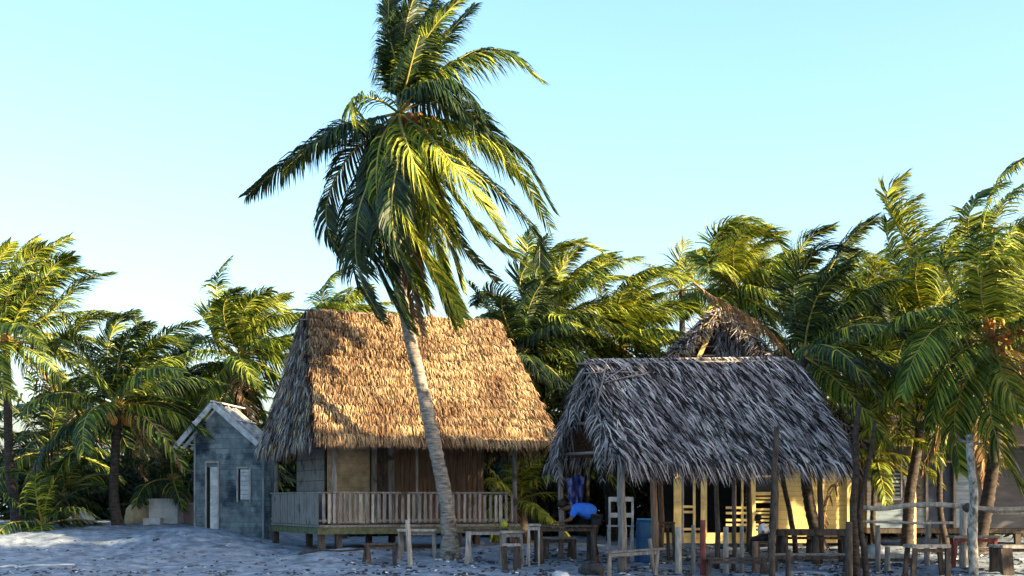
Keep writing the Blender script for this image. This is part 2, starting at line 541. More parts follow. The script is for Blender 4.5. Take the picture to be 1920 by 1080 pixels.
def palm(label, hub, base, seed, nf=26, L=4.2, ll=.95, wind=.8, elmin=-40, dead=2, nuts=0, mats=None, n=108, wid=.042, group='coconut palms behind the huts', bark=BARK_D, r=.17, name='coconut_palm', extra=(), noleft=False):
    rng = random.Random(seed)
    hub = Vector(hub); bx, by = base
    b = Vector((bx, by, G(bx, by) - .1))
    root = thing(name, label, 'palm tree', (bx, by, G(bx, by)), group)
    mid = b.lerp(hub, .5) + Vector((rng.uniform(-.3, .1), 0, 0))
    path = [b, b.lerp(mid, .5) + Vector((-.08, 0, 0)), mid, mid.lerp(hub, .6), hub]
    trunk_mesh(path, r, r * .6, rng).build('trunk', bark, root)
    mb = MB()
    crown(mb, hub, rng, nf, L, ll, n, wid, wind, elmin, dead, None, noleft)
    for ex in extra:
        pts = [hub] + [at(px, py, hub.y - .5 * (i + 1) / len(ex)) for i, (px, py) in enumerate(ex)]
        frond(mb, pts, rng, ll * 1.05, int(n * 1.15), wid, .6, .7, None, .05, 0, 1, .04, yt=rng.choice([.1, .4, .8]), my=4)
    mb.build('crown', mats or PM, root)
    if nuts:
        nut_src = None
        for i in range(nuts):
            a = rng.uniform(0, 2 * pi)
            rr = rng.uniform(.18, .42)
            p = hub + Vector((cos(a) * rr, sin(a) * rr - .12, rng.uniform(-.5, .05)))
            m2 = MB(); m2.ball(p, rng.uniform(.1, .14), 0, 8, 6, sq=(1, 1, 1.2))
            m2.build('coconut', NUT if rng.random() < .85 else NUT_G, root)
    return root


# (label, hub px, hub py, Y, base px, seed, kwargs)
PALMS = [
    ('tall coconut palm at the left edge with crown above dark trunk', 12, 640, 43, 34, 11, dict(extra=([(20,560),(50,490),(85,462)],[(60,560),(100,500),(135,480)],[(90,590),(150,530),(208,512)],[(110,640),(160,600),(210,590)],[(-20,560),(-10,500),(20,455)]), nf=22, L=4.5, nuts=9, wind=.75, dead=3, elmin=-30)),
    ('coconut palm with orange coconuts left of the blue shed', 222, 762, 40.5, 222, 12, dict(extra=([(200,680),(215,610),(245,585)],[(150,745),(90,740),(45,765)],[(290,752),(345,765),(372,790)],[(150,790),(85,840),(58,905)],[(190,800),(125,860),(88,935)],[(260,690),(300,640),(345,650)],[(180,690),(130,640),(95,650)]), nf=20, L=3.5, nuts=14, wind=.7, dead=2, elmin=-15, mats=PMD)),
    ('bright coconut palm rising behind the blue shed roof', 452, 668, 46, 455, 13, dict(extra=([(405,640),(395,590),(420,560)],[(460,600),(500,565),(545,600)],[(500,640),(540,650),(560,700)],[(430,600),(450,560),(490,570)]), nf=24, L=3.6, wind=.9)),
    ('coconut palm between the shed and the orange coconut palm', 318, 745, 47, 322, 14, dict(nf=22, L=3.1, wind=.8, mats=PMD)),
    ('coconut palm peeking over the left end of the tan thatched roof', 628, 640, 47, 640, 15, dict(nf=22, L=2.7, wind=1.1, elmin=0, dead=0)),
    ('bushy coconut palm just right of the tan thatched roof', 1030, 610, 43, 1000, 16, dict(extra=([(1030,520),(1070,460),(1130,470)],[(1080,540),(1150,520),(1185,530)],[(1010,530),(1040,470),(1090,450)],[(1100,600),(1160,600),(1190,650)]), nf=30, L=3.6, wind=1.0)),
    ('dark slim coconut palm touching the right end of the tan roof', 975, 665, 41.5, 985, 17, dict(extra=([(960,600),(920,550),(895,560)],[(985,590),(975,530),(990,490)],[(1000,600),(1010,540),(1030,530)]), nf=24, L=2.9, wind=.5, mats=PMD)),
    ('coconut palm behind the ridge gap between both thatched huts', 1165, 650, 44, 1150, 18, dict(extra=([(1190,550),(1240,510),(1310,530)],[(1170,560),(1200,520),(1260,505)],[(1220,590),(1280,570),(1320,600)]), nf=28, L=3.3, wind=1.1)),
    ('tallest bright coconut palm behind the peaked grey hut', 1385, 545, 45.5, 1390, 19, dict(extra=([(1340,470),(1365,425),(1440,440)],[(1400,450),(1450,440),(1480,500)],[(1430,490),(1470,540),(1480,600)],[(1350,450),(1395,412),(1450,430)],[(1330,500),(1335,470),(1350,430)]), nf=30, L=3.1, wind=1.2)),
    ('small distant coconut palm left of the tallest palm behind the peak', 1278, 545, 54, 1280, 20, dict(extra=([(1272,500),(1285,452)],), nf=16, L=2.3, wind=.9, n=36)),
    ('dark coconut palm rooted at the right end of the grey thatched shelter', 1508, 668, 36.5, 1540, 21, dict(noleft=True, extra=([(1488,560),(1505,460),(1560,425)],[(1540,540),(1590,450),(1640,410)],[(1500,540),(1530,470),(1600,470)],[(1560,600),(1620,560),(1660,600)],[(1600,650),(1680,700),(1740,740)]), nf=26, L=3.7, wind=.65, mats=PMD, elmin=-25, ll=.95)),
    ('tall windblown coconut palm with curled top frond on the right', 1735, 600, 38.5, 1700, 22, dict(extra=([(1700,460),(1662,372),(1698,328)],[(1715,470),(1690,400),(1720,370)],[(1640,500),(1600,480),(1560,520)],[(1770,500),(1800,430),(1860,430)],[(1680,560),(1620,540),(1580,600)]), nf=28, L=4.0, wind=.8, elmin=-50, ll=.95)),
    ('coconut palm behind the dark palm right of the grey shelter', 1625, 600, 44, 1640, 23, dict(nf=28, L=3.5, wind=1.0)),
    ('coconut palm at the top right edge above the orange coconuts', 1925, 545, 41, 1960, 25, dict(nf=28, L=3.8, wind=1.3)),
]
for lab, px, py, Y, bpx, seed, kw in PALMS:
    h = at(px, py, Y)
    palm(lab, h, ((bpx - 960) / F * Y, Y), seed, **kw)

# the big palm on the right with individual fronds
def hero_frond(root, ctrl, Y0, rng, mats, **kw):
    pts = []
    for q in ctrl:
        px, py, dy = q
        pts.append(at(px, py, Y0 + dy))
    mb = MB()
    frond(mb, pts, rng, **kw)
    return mb.build('frond', mats, root)


rng = random.Random(77)
YR = 34.5
hubR = at(1862, 640, YR)
bxr = (1830 - 960) / F * (YR + .6)
rootR = thing('coconut_palm', 'big coconut palm on the right laden with orange coconuts', 'palm tree', (bxr, YR + .6, G(bxr, YR + .6)))
b = Vector((bxr, YR + .6, G(bxr, YR + .6) - .1))
trunk_mesh([b, b.lerp(hubR, .33) + Vector((.2, 0, 0)), b.lerp(hubR, .66) + Vector((.25, 0, 0)), hubR], .19, .12, rng).build('trunk', BARK_D, rootR)
RF = [
    ([(1862, 640, 0), (1820, 700, -.8), (1790, 780, -1.2), (1800, 885, -1.3)], 0, {}),
    ([(1862, 645, 0), (1850, 720, -1), (1868, 820, -1.6), (1905, 900, -1.8), (1960, 960, -1.8)], 0, {}),
    ([(1862, 640, 0), (1880, 700, -1), (1910, 760, -1.6), (1960, 800, -2)], 1, {}),
    ([(1862, 640, 0), (1780, 590, -.5), (1700, 590, -1), (1640, 640, -1)], 0, {}),
    ([(1862, 640, 0), (1780, 640, .5), (1700, 690, .8), (1650, 760, 1)], 0, {}),
    ([(1862, 640, 0), (1840, 560, -.3), (1840, 440, -.5), (1870, 340, -.4), (1925, 295, 0)], 0, {}),
    ([(1862, 640, 0), (1800, 560, .3), (1770, 500, .5), (1800, 480, .5), (1870, 500, .3)], 1, {}),
    ([(1862, 640, 0), (1840, 560, -.6), (1850, 500, -1.1), (1910, 480, -1.3), (1970, 530, -1.3)], 1, {}),
    ([(1862, 640, 0), (1850, 500, .2), (1880, 380, .4), (1960, 320, .4)], 1, {}),
    ([(1862, 640, 0), (1870, 520, -.4), (1900, 430, -.6), (1970, 400, -.6)], 0, {}),
    ([(1862, 640, 0), (1835, 520, -.2), (1815, 430, -.3), (1830, 370, -.3), (1880, 345, -.2)], 0, {}),
    ([(1862, 640, 0), (1900, 560, .5), (1950, 470, .5), (2010, 440, .5)], 1, {}),
    ([(1862, 640, 0), (1930, 600, -.6), (1990, 620, -.9), (2050, 700, -1)], 0, {}),
    ([(1862, 640, 0), (1800, 660, -1), (1760, 720, -1.5), (1745, 800, -1.6)], 0, {}),
    ([(1862, 640, 0), (1770, 610, -1), (1720, 660, -1.6), (1690, 740, -1.7)], 0, {}),
    ([(1862, 640, 0), (1900, 680, .6), (1940, 760, .9), (1950, 850, 1)], 2, {}),
    ([(1862, 640, 0), (1830, 700, .6), (1770, 790, 1.0), (1730, 880, 1)], 2, {}),
    ([(1862, 640, 0), (1850, 700, .5), (1840, 800, .8), (1850, 900, .7)], 2, {}),
]
for ctrl, kind, kw in RF:
    k = dict(ll=1.05, n=135, wid=.044, droop=1.2, wind=.5, yt=[.1, .7, 0][kind], my=4, mleaf=[0, 0, 2][kind], mr=[1, 1, 3][kind], ragged=[.04, .04, .3][kind])
    k.update(kw)
    hero_frond(rootR, ctrl, YR, rng, PM, **k)
for i in range(40):
    a = rng.uniform(0, 2 * pi); rr = rng.uniform(.1, .8)
    p = hubR + Vector((cos(a) * rr, sin(a) * rr * .6 - .3, rng.uniform(-.45, .45)))
    m2 = MB(); m2.ball(p, rng.uniform(.045, .095), 0, 8, 6, rng, .06, (1, 1, 1.2)); m2.build('coconut', NUT if rng.random() < .7 else NUT_B, rootR)
for hub_, root_, ns, ln in ((hubR, rootR, 16, .75),):
    for i in range(ns):
        m2 = MB(); a = rng.uniform(0, 2 * pi); d = Vector((cos(a), sin(a) * .7 - .35, rng.uniform(-.2, .7))).normalized()
        e1 = hub_ + d * ln * .6; e2 = hub_ + d * ln + Vector((0, 0, -.15))
        m2.tube([hub_, e1, e2], [.03, .018, .008], 5)
        for k in range(14):
            q = e1.lerp(e2, rng.random()); dd = (d + Vector((rng.gauss(0, .6), rng.gauss(0, .6), rng.gauss(-.5, .5)))).normalized()
            m2.tube([q, q + dd * .15, q + dd * .26 + Vector((0, 0, -.08))], [.007, .006, .003], 3)
        m2.build('flower_stalk', NUT_B, root_)

# ------------------------------------------------------------------ the tall leaning palm in front of the tan hut
rng = random.Random(5)
YH = 33.6
tb = at(846, 1022, YH)
tb.z = G(tb.x, tb.y)
rootH = thing('coconut_palm', 'very tall leaning coconut palm standing in front of the tan thatched hut', 'palm tree', tb)
tp = [tb - Vector((0, 0, .15)), at(836, 940, YH), at(814, 830, YH), at(790, 720, YH), at(768, 630, YH), at(752, 540, YH + .1), at(742, 400, YH + .2), at(744, 300, YH + .2), at(748, 215, YH + .2)]
trunk_mesh(tp, .185, .11, rng, 16).build('trunk', BARK, rootH)
H = (748, 212, .2)
HF = [  # control points, kind (0 green, 1 sunlit yellow, 2 dead, 3 shaded dark), options
    ([H, (742, 120, 0), (735, 40, .1), (745, -60, .3)], 3, dict(ll=.62, wind=.5, sweep=1.3)),
    ([H, (752, 120, -.5), (765, 30, -.8), (800, -70, -.9)], 3, dict(ll=.95, wind=.6, sweep=1.2)),
    ([H, (765, 130, .5), (790, 50, .8), (830, -30, 1.0)], 3, dict(ll=.9, wind=.6, sweep=1.1)),
    ([H, (745, 130, .9), (755, 60, 1.3), (775, -20, 1.5)], 0, dict(ll=.85, wind=.6, sweep=1.2)),
    ([H, (770, 140, -.6), (800, 70, -1.0), (850, 10, -1.2), (900, -25, -1.2)], 0, dict(ll=.7, wind=.2, droop=.4)),
    ([H, (790, 140, .4), (840, 65, .8), (890, 10, 1.1)], 3, dict(ll=.7, wind=.3)),
    ([H, (800, 150, -.3), (870, 110, -.5), (945, 100, -.6), (1008, 146, -.6)], 0, dict(ll=1.05, wind=.5, sweep=1.0)),
    ([H, (800, 165, .5), (850, 118, .9), (905, 92, 1.1), (965, 98, 1.1)], 3, dict(ll=.6, wind=.5)),
    ([H, (800, 165, -.8), (850, 155, -1.3), (885, 190, -1.5), (896, 240, -1.5)], 3, dict(ll=.85, droop=1.2)),
    ([H, (780, 175, -1.0), (820, 160, -1.6), (850, 190, -1.8), (868, 225, -1.8)], 3, dict(ll=.8, droop=1.2)),
    ([H, (715, 190, -.6), (675, 182, -.9), (660, 196, -1.0), (672, 240, -1.1)], 0, dict(ll=.75, droop=1.0, n=44)),
    ([H, (700, 240, .4), (640, 235, .8), (560, 285, 1.0), (505, 330, 1.1), (462, 366, 1.1)], 3, dict(ll=.85, droop=1.2, wind=.25)),
    ([H, (712, 250, .8), (660, 285, 1.3), (618, 360, 1.4), (614, 430, 1.4), (640, 480, 1.3)], 3, dict(ll=.85, droop=.8, wind=.55)),
    ([H, (705, 260, -.2), (690, 330, -.4), (698, 390, -.5), (722, 432, -.5)], 3, dict(ll=.75, wind=.5)),
    ([H, (716, 260, -.9), (706, 330, -1.2), (712, 390, -1.3), (735, 432, -1.3)], 0, dict(ll=.55, wind=.4, n=44)),
    ([H, (758, 255, -1.3), (778, 310, -1.8), (798, 355, -1.9), (806, 388, -1.9)], 1, dict(ll=.95, wind=.3, n=60, sweep=1.1)),
    ([H, (752, 260, -.9), (748, 350, -1.4), (775, 440, -1.7), (820, 520, -1.7), (868, 595, -1.6)], 1, dict(ll=.95, wind=.45)),
    ([H, (820, 228, -.5), (890, 255, -.9), (965, 310, -1.0), (1030, 425, -.9)], 0, dict(ll=1.05, droop=1.2, wind=.3, yt=.35)),
    ([H, (815, 225, .6), (900, 245, 1.0), (975, 290, 1.2), (1038, 395, 1.2)], 3, dict(ll=.9, droop=1.0)),
    ([H, (800, 240, .2), (870, 300, .5), (945, 370, .8), (1005, 440, .9), (1012, 500, .9)], 3, dict(ll=.85, droop=1.0)),
    ([H, (800, 250, -.9), (850, 310, -1.5), (905, 380, -1.7), (950, 455, -1.7)], 1, dict(ll=.95, droop=.8)),
    ([H, (790, 260, -.3), (840, 350, -.6), (900, 430, -.6), (990, 500, -.5)], 0, dict(ll=.85, droop=.9)),
    ([H, (775, 270, .8), (820, 380, 1.3), (865, 460, 1.4), (930, 525, 1.4)], 3, dict(ll=.8, droop=.9)),
    ([H, (700, 290, .5), (662, 400, .9), (662, 500, 1.0), (712, 600, .9)], 3, dict(ll=.9, wind=.5)),
    ([H, (705, 300, -.4), (690, 420, -.8), (715, 520, -.9), (762, 612, -.8)], 3, dict(ll=.95, wind=.5)),
    ([H, (720, 290, .9), (715, 420, 1.3), (735, 520, 1.4), (765, 590, 1.3)], 3, dict(ll=.9, wind=.5)),
    ([H, (735, 290, -.7), (740, 400, -1.1), (770, 500, -1.2), (800, 570, -1.2)], 0, dict(ll=.9, wind=.5)),
    ([H, (775, 290, -.5), (800, 400, -.9), (828, 500, -1.0), (846, 600, -1.0)], 1, dict(ll=.8, wind=.4)),
    ([H, (765, 290, .3), (775, 420, .6), (790, 520, .7), (815, 625, .7)], 2, dict(ll=.7, droop=1.3)),
    ([H, (760, 290, -.2), (765, 410, -.4), (770, 510, -.4), (778, 600, -.3)], 2, dict(ll=.6, droop=1.4)),
    ([H, (780, 280, .5), (825, 400, .9), (850, 480, 1.0), (865, 540, 1.0)], 0, dict(ll=.85, wind=.4)),
    ([H, (715, 290, -.6), (672, 400, -1.0), (672, 510, -1.1), (722, 610, -1.0)], 3, dict(ll=.8, wind=.7, sweep=.5)),
    ([H, (730, 300, -.9), (712, 420, -1.4), (738, 540, -1.5), (775, 622, -1.4)], 3, dict(ll=.8, wind=.7)),
    ([H, (745, 300, -.6), (760, 430, -1.0), (775, 540, -1.0), (792, 628, -.9)], 2, dict(ll=.6, wind=.5, droop=1.3, ragged=.15)),
    ([H, (760, 300, -.7), (790, 430, -1.1), (820, 530, -1.2), (858, 612, -1.1)], 1, dict(ll=.8, wind=.4)),
    ([H, (770, 300, -.4), (805, 420, -.7), (835, 510, -.8), (862, 590, -.7)], 0, dict(ll=.8, wind=.4)),
    ([H, (750, 280, -1.2), (735, 370, -1.8), (740, 450, -2.0), (765, 520, -2.0)], 3, dict(ll=.8, wind=.6)),
    ([H, (755, 280, .2), (765, 400, .4), (780, 500, .5), (800, 590, .5)], 2, dict(ll=.55, wind=.4, ragged=.2)),
    ([H, (745, 130, -.5), (730, 60, -.8), (728, -40, -.9)], 3, dict(ll=.6, wind=.7, sweep=1.2)),
    ([H, (770, 120, -.9), (795, 40, -1.3), (835, -50, -1.4)], 3, dict(ll=.8, wind=.7, sweep=1.0)),
    ([H, (800, 190, .8), (860, 200, 1.3), (920, 250, 1.5), (960, 330, 1.5)], 3, dict(ll=.9)),
    ([H, (690, 225, -.3), (650, 235, -.6), (590, 268, -.7), (530, 320, -.7)], 3, dict(ll=.75, droop=1.3)),
]
for ctrl, kind, kw in HF:
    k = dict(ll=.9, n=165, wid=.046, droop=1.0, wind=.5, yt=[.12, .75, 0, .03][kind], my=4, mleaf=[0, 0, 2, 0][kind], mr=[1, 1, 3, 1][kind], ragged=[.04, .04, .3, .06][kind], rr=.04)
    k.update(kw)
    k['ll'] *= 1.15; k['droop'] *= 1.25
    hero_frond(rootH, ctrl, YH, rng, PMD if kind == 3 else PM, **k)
hubH = at(748, 225, YH + .2)
for i in range(9):
    p = hubH + Vector((rng.uniform(.0, .85), rng.uniform(-.6, .1), rng.uniform(-.4, .1)))
    m2 = MB(); m2.ball(p, rng.uniform(.06, .09), 0, 8, 6, sq=(1, 1, 1.2)); m2.build('coconut', NUT_B, rootH)

# young palms and low plants
YP = [
    ('young palm with green fronds low in front of the left palm trunks', 80, 985, 39.5, 31, 14, 2.0, PMD),
    ('low palm clump under the left palms with big drooping leaves', 120, 930, 41, 32, 11, 1.7, PMD),
    ('low palm with fronds coloured sunlit yellow right of the tan hut', 968, 940, 41.0, 33, 16, 2.3, [LEAF_Y, RACH, DEAD, RACH_D, LEAF_Y]),  # all-yellow leaf colour stands in for sun on these fronds
    ('low palm between the two thatched huts with green fronds', 1060, 830, 42.5, 34, 20, 2.8, PM),
    ('low palm behind the right end of the grey shelter', 1640, 850, 39.5, 35, 18, 2.6, PM),
    ('low palm crown in front of the grey house at the right', 1770, 770, 37.8, 36, 22, 2.6, PM),
    ('low palm between the left edge palm and the orange coconut palm', 95, 850, 45, 37, 16, 2.6, PMD),
    ('low palm just left of the blue shed', 325, 900, 42.5, 38, 12, 1.9, PMD),
]
for lab, px, py, Y, seed, nf, L, ms in YP:
    h = at(px, py, Y)
    palm(lab, h, ((px - 960) / F * Y + .1, Y), seed, nf=nf, L=L, ll=.65, wind=.5, elmin=-20, dead=1, mats=ms, n=42, wid=.05, r=.1, name='young_palm', group='low young palms')

# far grove as one mass
rng = random.Random(99)
far = MB()
for i in range(30):
    x = -20 + 40 * (i + rng.random()) / 30; y = rng.uniform(48, 60)
    z = rng.uniform(3.2, 4.9) + (1.2 if 3 < x < 8 else 0) + (1.5 if x > 10 else 0)
    crown(far, Vector((x, y, z)), rng, 18, 3.4, .95, 24, .11, .8, -60, 1)
    far.tube([(x - .2, y, 0), (x, y, z)], [.17, .1], 6, 3)
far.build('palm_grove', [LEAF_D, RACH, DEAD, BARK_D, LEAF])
tag(bpy.data.objects['palm_grove'], 'dark palm grove massed behind the huts and the nearer palms', 'palm grove', kind='stuff')
ug = MB()
for i in range(46000):
    x = rng.uniform(-19, 19); y = rng.uniform(49, 58)
    top = 2.6 + 1.2 * noise.noise(Vector((x * .35, y * .3, 0)))
    z = rng.random() ** (.7 if i < 26000 else 1.6) * top
    d = Vector((rng.uniform(-1, 1), rng.uniform(-1, 1), rng.uniform(-.6, .6))).normalized() * rng.uniform(.12, .3)
    e = Vector((rng.uniform(-1, 1), rng.uniform(-1, 1), rng.uniform(-1, 1))).cross(d).normalized() * .07
    c = Vector((x, y, z))
    ug.face([c - d, c - e, c + d, c + e])
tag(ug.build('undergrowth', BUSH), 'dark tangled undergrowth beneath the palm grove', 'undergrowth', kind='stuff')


# ------------------------------------------------------------------ thatch
def quadpt(A, B, C, D, s, t):
    return (A.lerp(B, s)).lerp(D.lerp(C, s), t)


def thatch_face(mb, A, B, C, D, rng, rows=12, jit=.35, *a_, **k_):
    return thatch_face_(mb, A, B, C, D, rng, rows, jit, *a_, **k_)


def thatch_face_(mb, A, B, C, D, rng, rows=12, jit=.35, per=450, length=.55, wid=.03, thick=.1, slant=0, m=0, wild=.12, over=.25, droop=0.25, sides=True):
    """A,B eave left/right, C,D ridge right/left"""
    A, B, C, D = map(Vector, (A, B, C, D))
    nrm = (B - A).cross(D - A).normalized()
    if nrm.z < 0: nrm = -nrm
    for r in range(rows + 1):
        t0 = r / rows
        for i in range(per):
            s = rng.random()
            wav = .25 * noise.noise(Vector((s * 9, r * 3.3, 1))) + .12 * noise.noise(Vector((s * 40, r * 3.3, 5)))
            t = t0 + (rng.uniform(-jit, jit) + (wav if jit < .2 else 0)) / rows
            s2 = s * 1.02 - .01
            P = quadpt(A, B, C, D, s2, min(1.01, max(0, t)))
            E = quadpt(A, B, C, D, s2, 0); R = quadpt(A, B, C, D, s2, 1)
            down = (E - R).normalized()
            across = (B - A).normalized()
            d = (down + across * (slant + rng.gauss(0, wild)) + nrm * rng.gauss(.06, .06)).normalized()
            L = length * rng.uniform(.6, 1.25)
            p = P + nrm * (thick * rng.uniform(.1, .8))
            w = wid * rng.uniform(.6, 1.4)
            tip = t < 1.2 / rows
            wv = (d.cross(nrm) + nrm * rng.uniform(-.7, .7)).normalized() * w / 2
            b = len(mb.v)
            p1 = p + d * L * .55 + nrm * thick * .35
            d2 = (d + Vector((0, 0, -1)) * (droop * (2.2 if tip else .6))).normalized()
            p2 = p1 + d2 * L * .45 * (1 + (over if tip else 0))
            for q in (p - wv * .8, p + wv * .8, p1 - wv, p1 + wv, p2): mb.v.append(tuple(q))
            mb.f += [(b, b + 1, b + 3, b + 2), (b + 2, b + 3, b + 4)]
            mc = m if not isinstance(m, tuple) else rng.choice(m)
            mb.m += [mc, mc]; mb.sm += [False, False]


def slab(mb, A, B, C, D, th, m):
    A, B, C, D = map(Vector, (A, B, C, D))
    n = (B - A).cross(D - A).normalized()
    if n.z < 0: n = -n
    mb.hexa([A - n * th, B - n * th, C - n * th, D - n * th, A, B, C, D], m)


# ------------------------------------------------------------------ tan thatched hut
th = radians(25)
U = Vector((cos(th), sin(th), 0)); V = Vector((-sin(th), cos(th), 0))
O = Vector((-4.42, 35.0, 0))


def L1(u, v, z): return O + U * u + V * v + Vector((0, 0, z))


hut = thing('thatched_hut', 'stilted hut with sunlit tan thatched roof and railed porch', 'hut', L1(2.3, 2.2, 0))
rng = random.Random(21)
EZ = 2.74; RZ = 6.12
A = L1(-.68, -.68, EZ); B = L1(5.75, -.68, EZ); Bb = L1(5.75, 4.85, EZ); Ab = L1(-.5, 4.85, EZ)
R0 = L1(0, 2.2, RZ); R1 = L1(5.35, 2.2, RZ + .02)
roof = MB()
slab(roof, A, B, R1, R0, .1, 1)
slab(roof, Ab, Bb, R1, R0, .1, 1)
for tri in ((A, Ab, R0), (B, Bb, R1)):
    n = (tri[1] - tri[0]).cross(tri[2] - tri[0]).normalized() * .04
    roof.face([q - n for q in tri], 1); roof.face([q + n for q in tri], 1)
thatch_face(roof, A, B, R1, R0, rng, 13, .10, 3300, .37, .019, .24, -.02, 0, .16, .15, .22)
thatch_face(roof, Ab, A, R0, R0 + V * .01, rng, 16, .35, 520, .42, .024, .14, 0, (0, 2, 2), .16, .3, .3)  # grey strands mixed in to colour this end as shaded
thatch_face(roof, B, Bb, R1, R1 + V * .01, rng, 16, .35, 300, .5, .03, .16, 0, 0, .2, .3, .3)
thatch_face(roof, Bb, Ab, R0, R1, rng, 10, .35, 260, .6, .035, .14, 0, 0, .16, .2, .3)
for i in range(900):       # ragged ridge tufts
    s = rng.random(); p = R0.lerp(R1, s) + Vector((0, 0, rng.uniform(-.05, .05)))
    d = (V * rng.uniform(-1, 1) + U * rng.gauss(0, .6) + Vector((0, 0, rng.uniform(-.4, .35)))).normalized()
    w = d.cross(Vector((0, 0, 1))).normalized() * .014
    L = rng.uniform(.1, .35)
    roof.face([p - w, p + w, p + d * L], 0)
for i in range(700):       # ragged hip edges
    e = rng.choice([(A, R0), (A, R0), (B, R1), (B, R1)])
    p = e[0].lerp(e[1], rng.random())
    sgn = -1 if e[0] is A else 1
    d = (U * sgn * rng.uniform(.2, 1) + V * rng.uniform(-.7, .2) + Vector((0, 0, rng.uniform(-.8, .1)))).normalized()
    w = d.cross(Vector((0, 0, 1))).normalized() * .016
    roof.face([p - w, p + w, p + d * rng.uniform(.15, .4)], 0)
rf = roof.build('roof', [THATCH, THATCH_U, THATCH_G], hut)
rp = MB()
rp.tube([R0 - U * .35 + Vector((0, 0, .1)), R0.lerp(R1, .5) + Vector((0, 0, .08)), R1 + Vector((0, 0, .04))], [.03, .035, .03], 6, rng=rng, rough=.1)
rp.tube([R0 - U * .3 + V * -.25 + Vector((0, 0, -.18)), R0.lerp(R1, .45) - V * .2 + Vector((0, 0, -.1))], [.02, .02], 6)
rp.build('ridge_pole', WOOD_P, hut)
# floor, beams, stilts
FZ = .62
fl = MB()
fl.box(L1(2.35, 2.2, FZ - .04), (5.5, 4.5, .06), U)
fl.build('floor', WOOD_G, hut)
bm_ = MB()
bm_.box(L1(2.35, -.02, FZ - .16), (5.6, .1, .16), U)
bm_.box(L1(-.36, 2.25, FZ - .16), (.1, 4.4, .16), U)
bm_.box(L1(2.35, 2.2, FZ - .16), (5.3, .1, .16), U)
bm_.box(L1(2.35, 4.4, FZ - .16), (5.6, .1, .16), U)
bm_.build('floor_beams', mat_noise('mossy_beam', (.05, .06, .03), (.13, .14, .08), (8, 8, 8), .9, .3), hut)
for (u, v) in ((-.3, .12), (.05, 2.3), (-.3, 4.3), (1.9, .1), (3.4, .12), (4.9, .1), (2.4, 2.4), (4.9, 2.4), (2.4, 4.3), (4.9, 4.3), (.15, .15)):
    q = L1(u, v, 0); s = MB(); z0 = G(q.x, q.y) - .2
    s.beam((q.x, q.y, z0), (q.x, q.y, FZ - .24), .15, .15, 0, U); s.build('stilt', WOOD_D, hut)
for (u, v, top, w, mt) in ((0, -.02, EZ + .45, .14, WOOD_G), (-.28, 4.3, EZ + .4, .13, WOOD_G), (4.95, -.02, EZ + .4, .13, WOOD_G), (4.95, 4.3, EZ + .4, .13, WOOD_G), (2.55, .9, EZ + 1.2, .07, WOOD_P)):
    s = MB(); s.tube([L1(u, v, FZ), L1(u, v + .01, (FZ + top) / 2), L1(u, v, top)], [w / 2, w / 2 * .95, w / 2], 10, rng=rng, rough=.05)
    s.build('post', mt, hut)
# eave rails under the thatch
er = MB(); er.tube([L1(-.5, 0, EZ + .3), L1(5.4, 0, EZ + .3)], [.045, .045], 8); er.tube([L1(-.3, 0, EZ + .3), L1(-.3, 4.6, EZ + .3)], [.045, .045], 8)
er.build('eave_pole', WOOD_B, hut)
# railing
rl = MB()
RT = 1.42
rl.box(L1(2.2, -.06, RT), (5.1, .09, .04), U, m=0)
rl.box(L1(2.2, -.06, FZ + .1), (5.1, .05, .05), U)
rl.box(L1(-.38, 2.2, RT), (.09, 4.5, .04), U)
rl.box(L1(-.38, 2.2, FZ + .1), (.05, 4.5, .05), U)
rail = rl.build('railing', WOOD_G, hut)
u = -.3
k = 0
while u < 4.85:
    w = rng.uniform(.06, .09)
    if k < 46:
        s = MB(); t0 = rng.uniform(-.012, .012)
        s.beam(L1(u, -.09, FZ + .04), L1(u + t0, -.09, RT + rng.uniform(-.06, -.025)), w, .02, 0, V)
        s.build('baluster', WOOD_P if rng.random() < .35 else WOOD_G, rail)
    u += w + rng.uniform(.05, .10); k += 1
v = .1
while v < 4.3:
    w = rng.uniform(.16, .26)
    s = MB(); s.beam(L1(-.42, v, FZ + .0), L1(-.42, v, RT - .03), w, .02, 0, U)
    s.build('plank', WOOD_G, rail)
    v += w + rng.uniform(.015, .05)
# walls: front wall (v=1.35), left wall, back and right
WT = EZ + .7
wl = MB()
x = 2.02
while x < 4.6:     # vertical split bamboo
    w = rng.uniform(.05, .075)
    wl.box(L1(x + w / 2, 1.35 + rng.uniform(0, .012), (FZ + WT) / 2), (w * .95, .05, WT - FZ), U, m=0)
    x += w
wl.box(L1(4.57, 2.85, (FZ + WT) / 2), (.05, 3.0, WT - FZ), U, m=0)
wl.box(L1(2.45, 4.25, (FZ + WT) / 2), (4.3, .05, WT - FZ), U, m=0)
for i in range(9):  # horizontal boards of the left part of the front
    z0 = FZ + (WT - FZ) * i / 9; z1 = FZ + (WT - FZ) * (i + 1) / 9
    wl.box(L1(.82, 1.35 + (i % 2) * .006, (z0 + z1) / 2), (1.15, .04, (z1 - z0) * .985), U, m=1)
for i in range(10):
    z0 = FZ + (WT - FZ) * i / 10; z1 = FZ + (WT - FZ) * (i + 1) / 10
    wl.box(L1(.28, 2.95, (z0 + z1) / 2), (.04, 2.5, (z1 - z0) * .97), U, m=2)
wl.build('wall', [BAMBOO, TARP, WOOD_G], hut)
d = MB(); d.box(L1(1.78, 1.36, (FZ + 2.6) / 2), (.42, .04, 2.6 - FZ), U)
dr = d.build('door', WOOD_D, hut)
d = MB()
d.box(L1(1.5, 1.31, (FZ + 2.62) / 2), (.14, .1, 2.62 - FZ), U); d.box(L1(1.97, 1.31, (FZ + 2.62) / 2), (.16, .1, 2.62 - FZ), U)
d.box(L1(1.73, 1.30, 2.67), (.72, .1, .1), U)
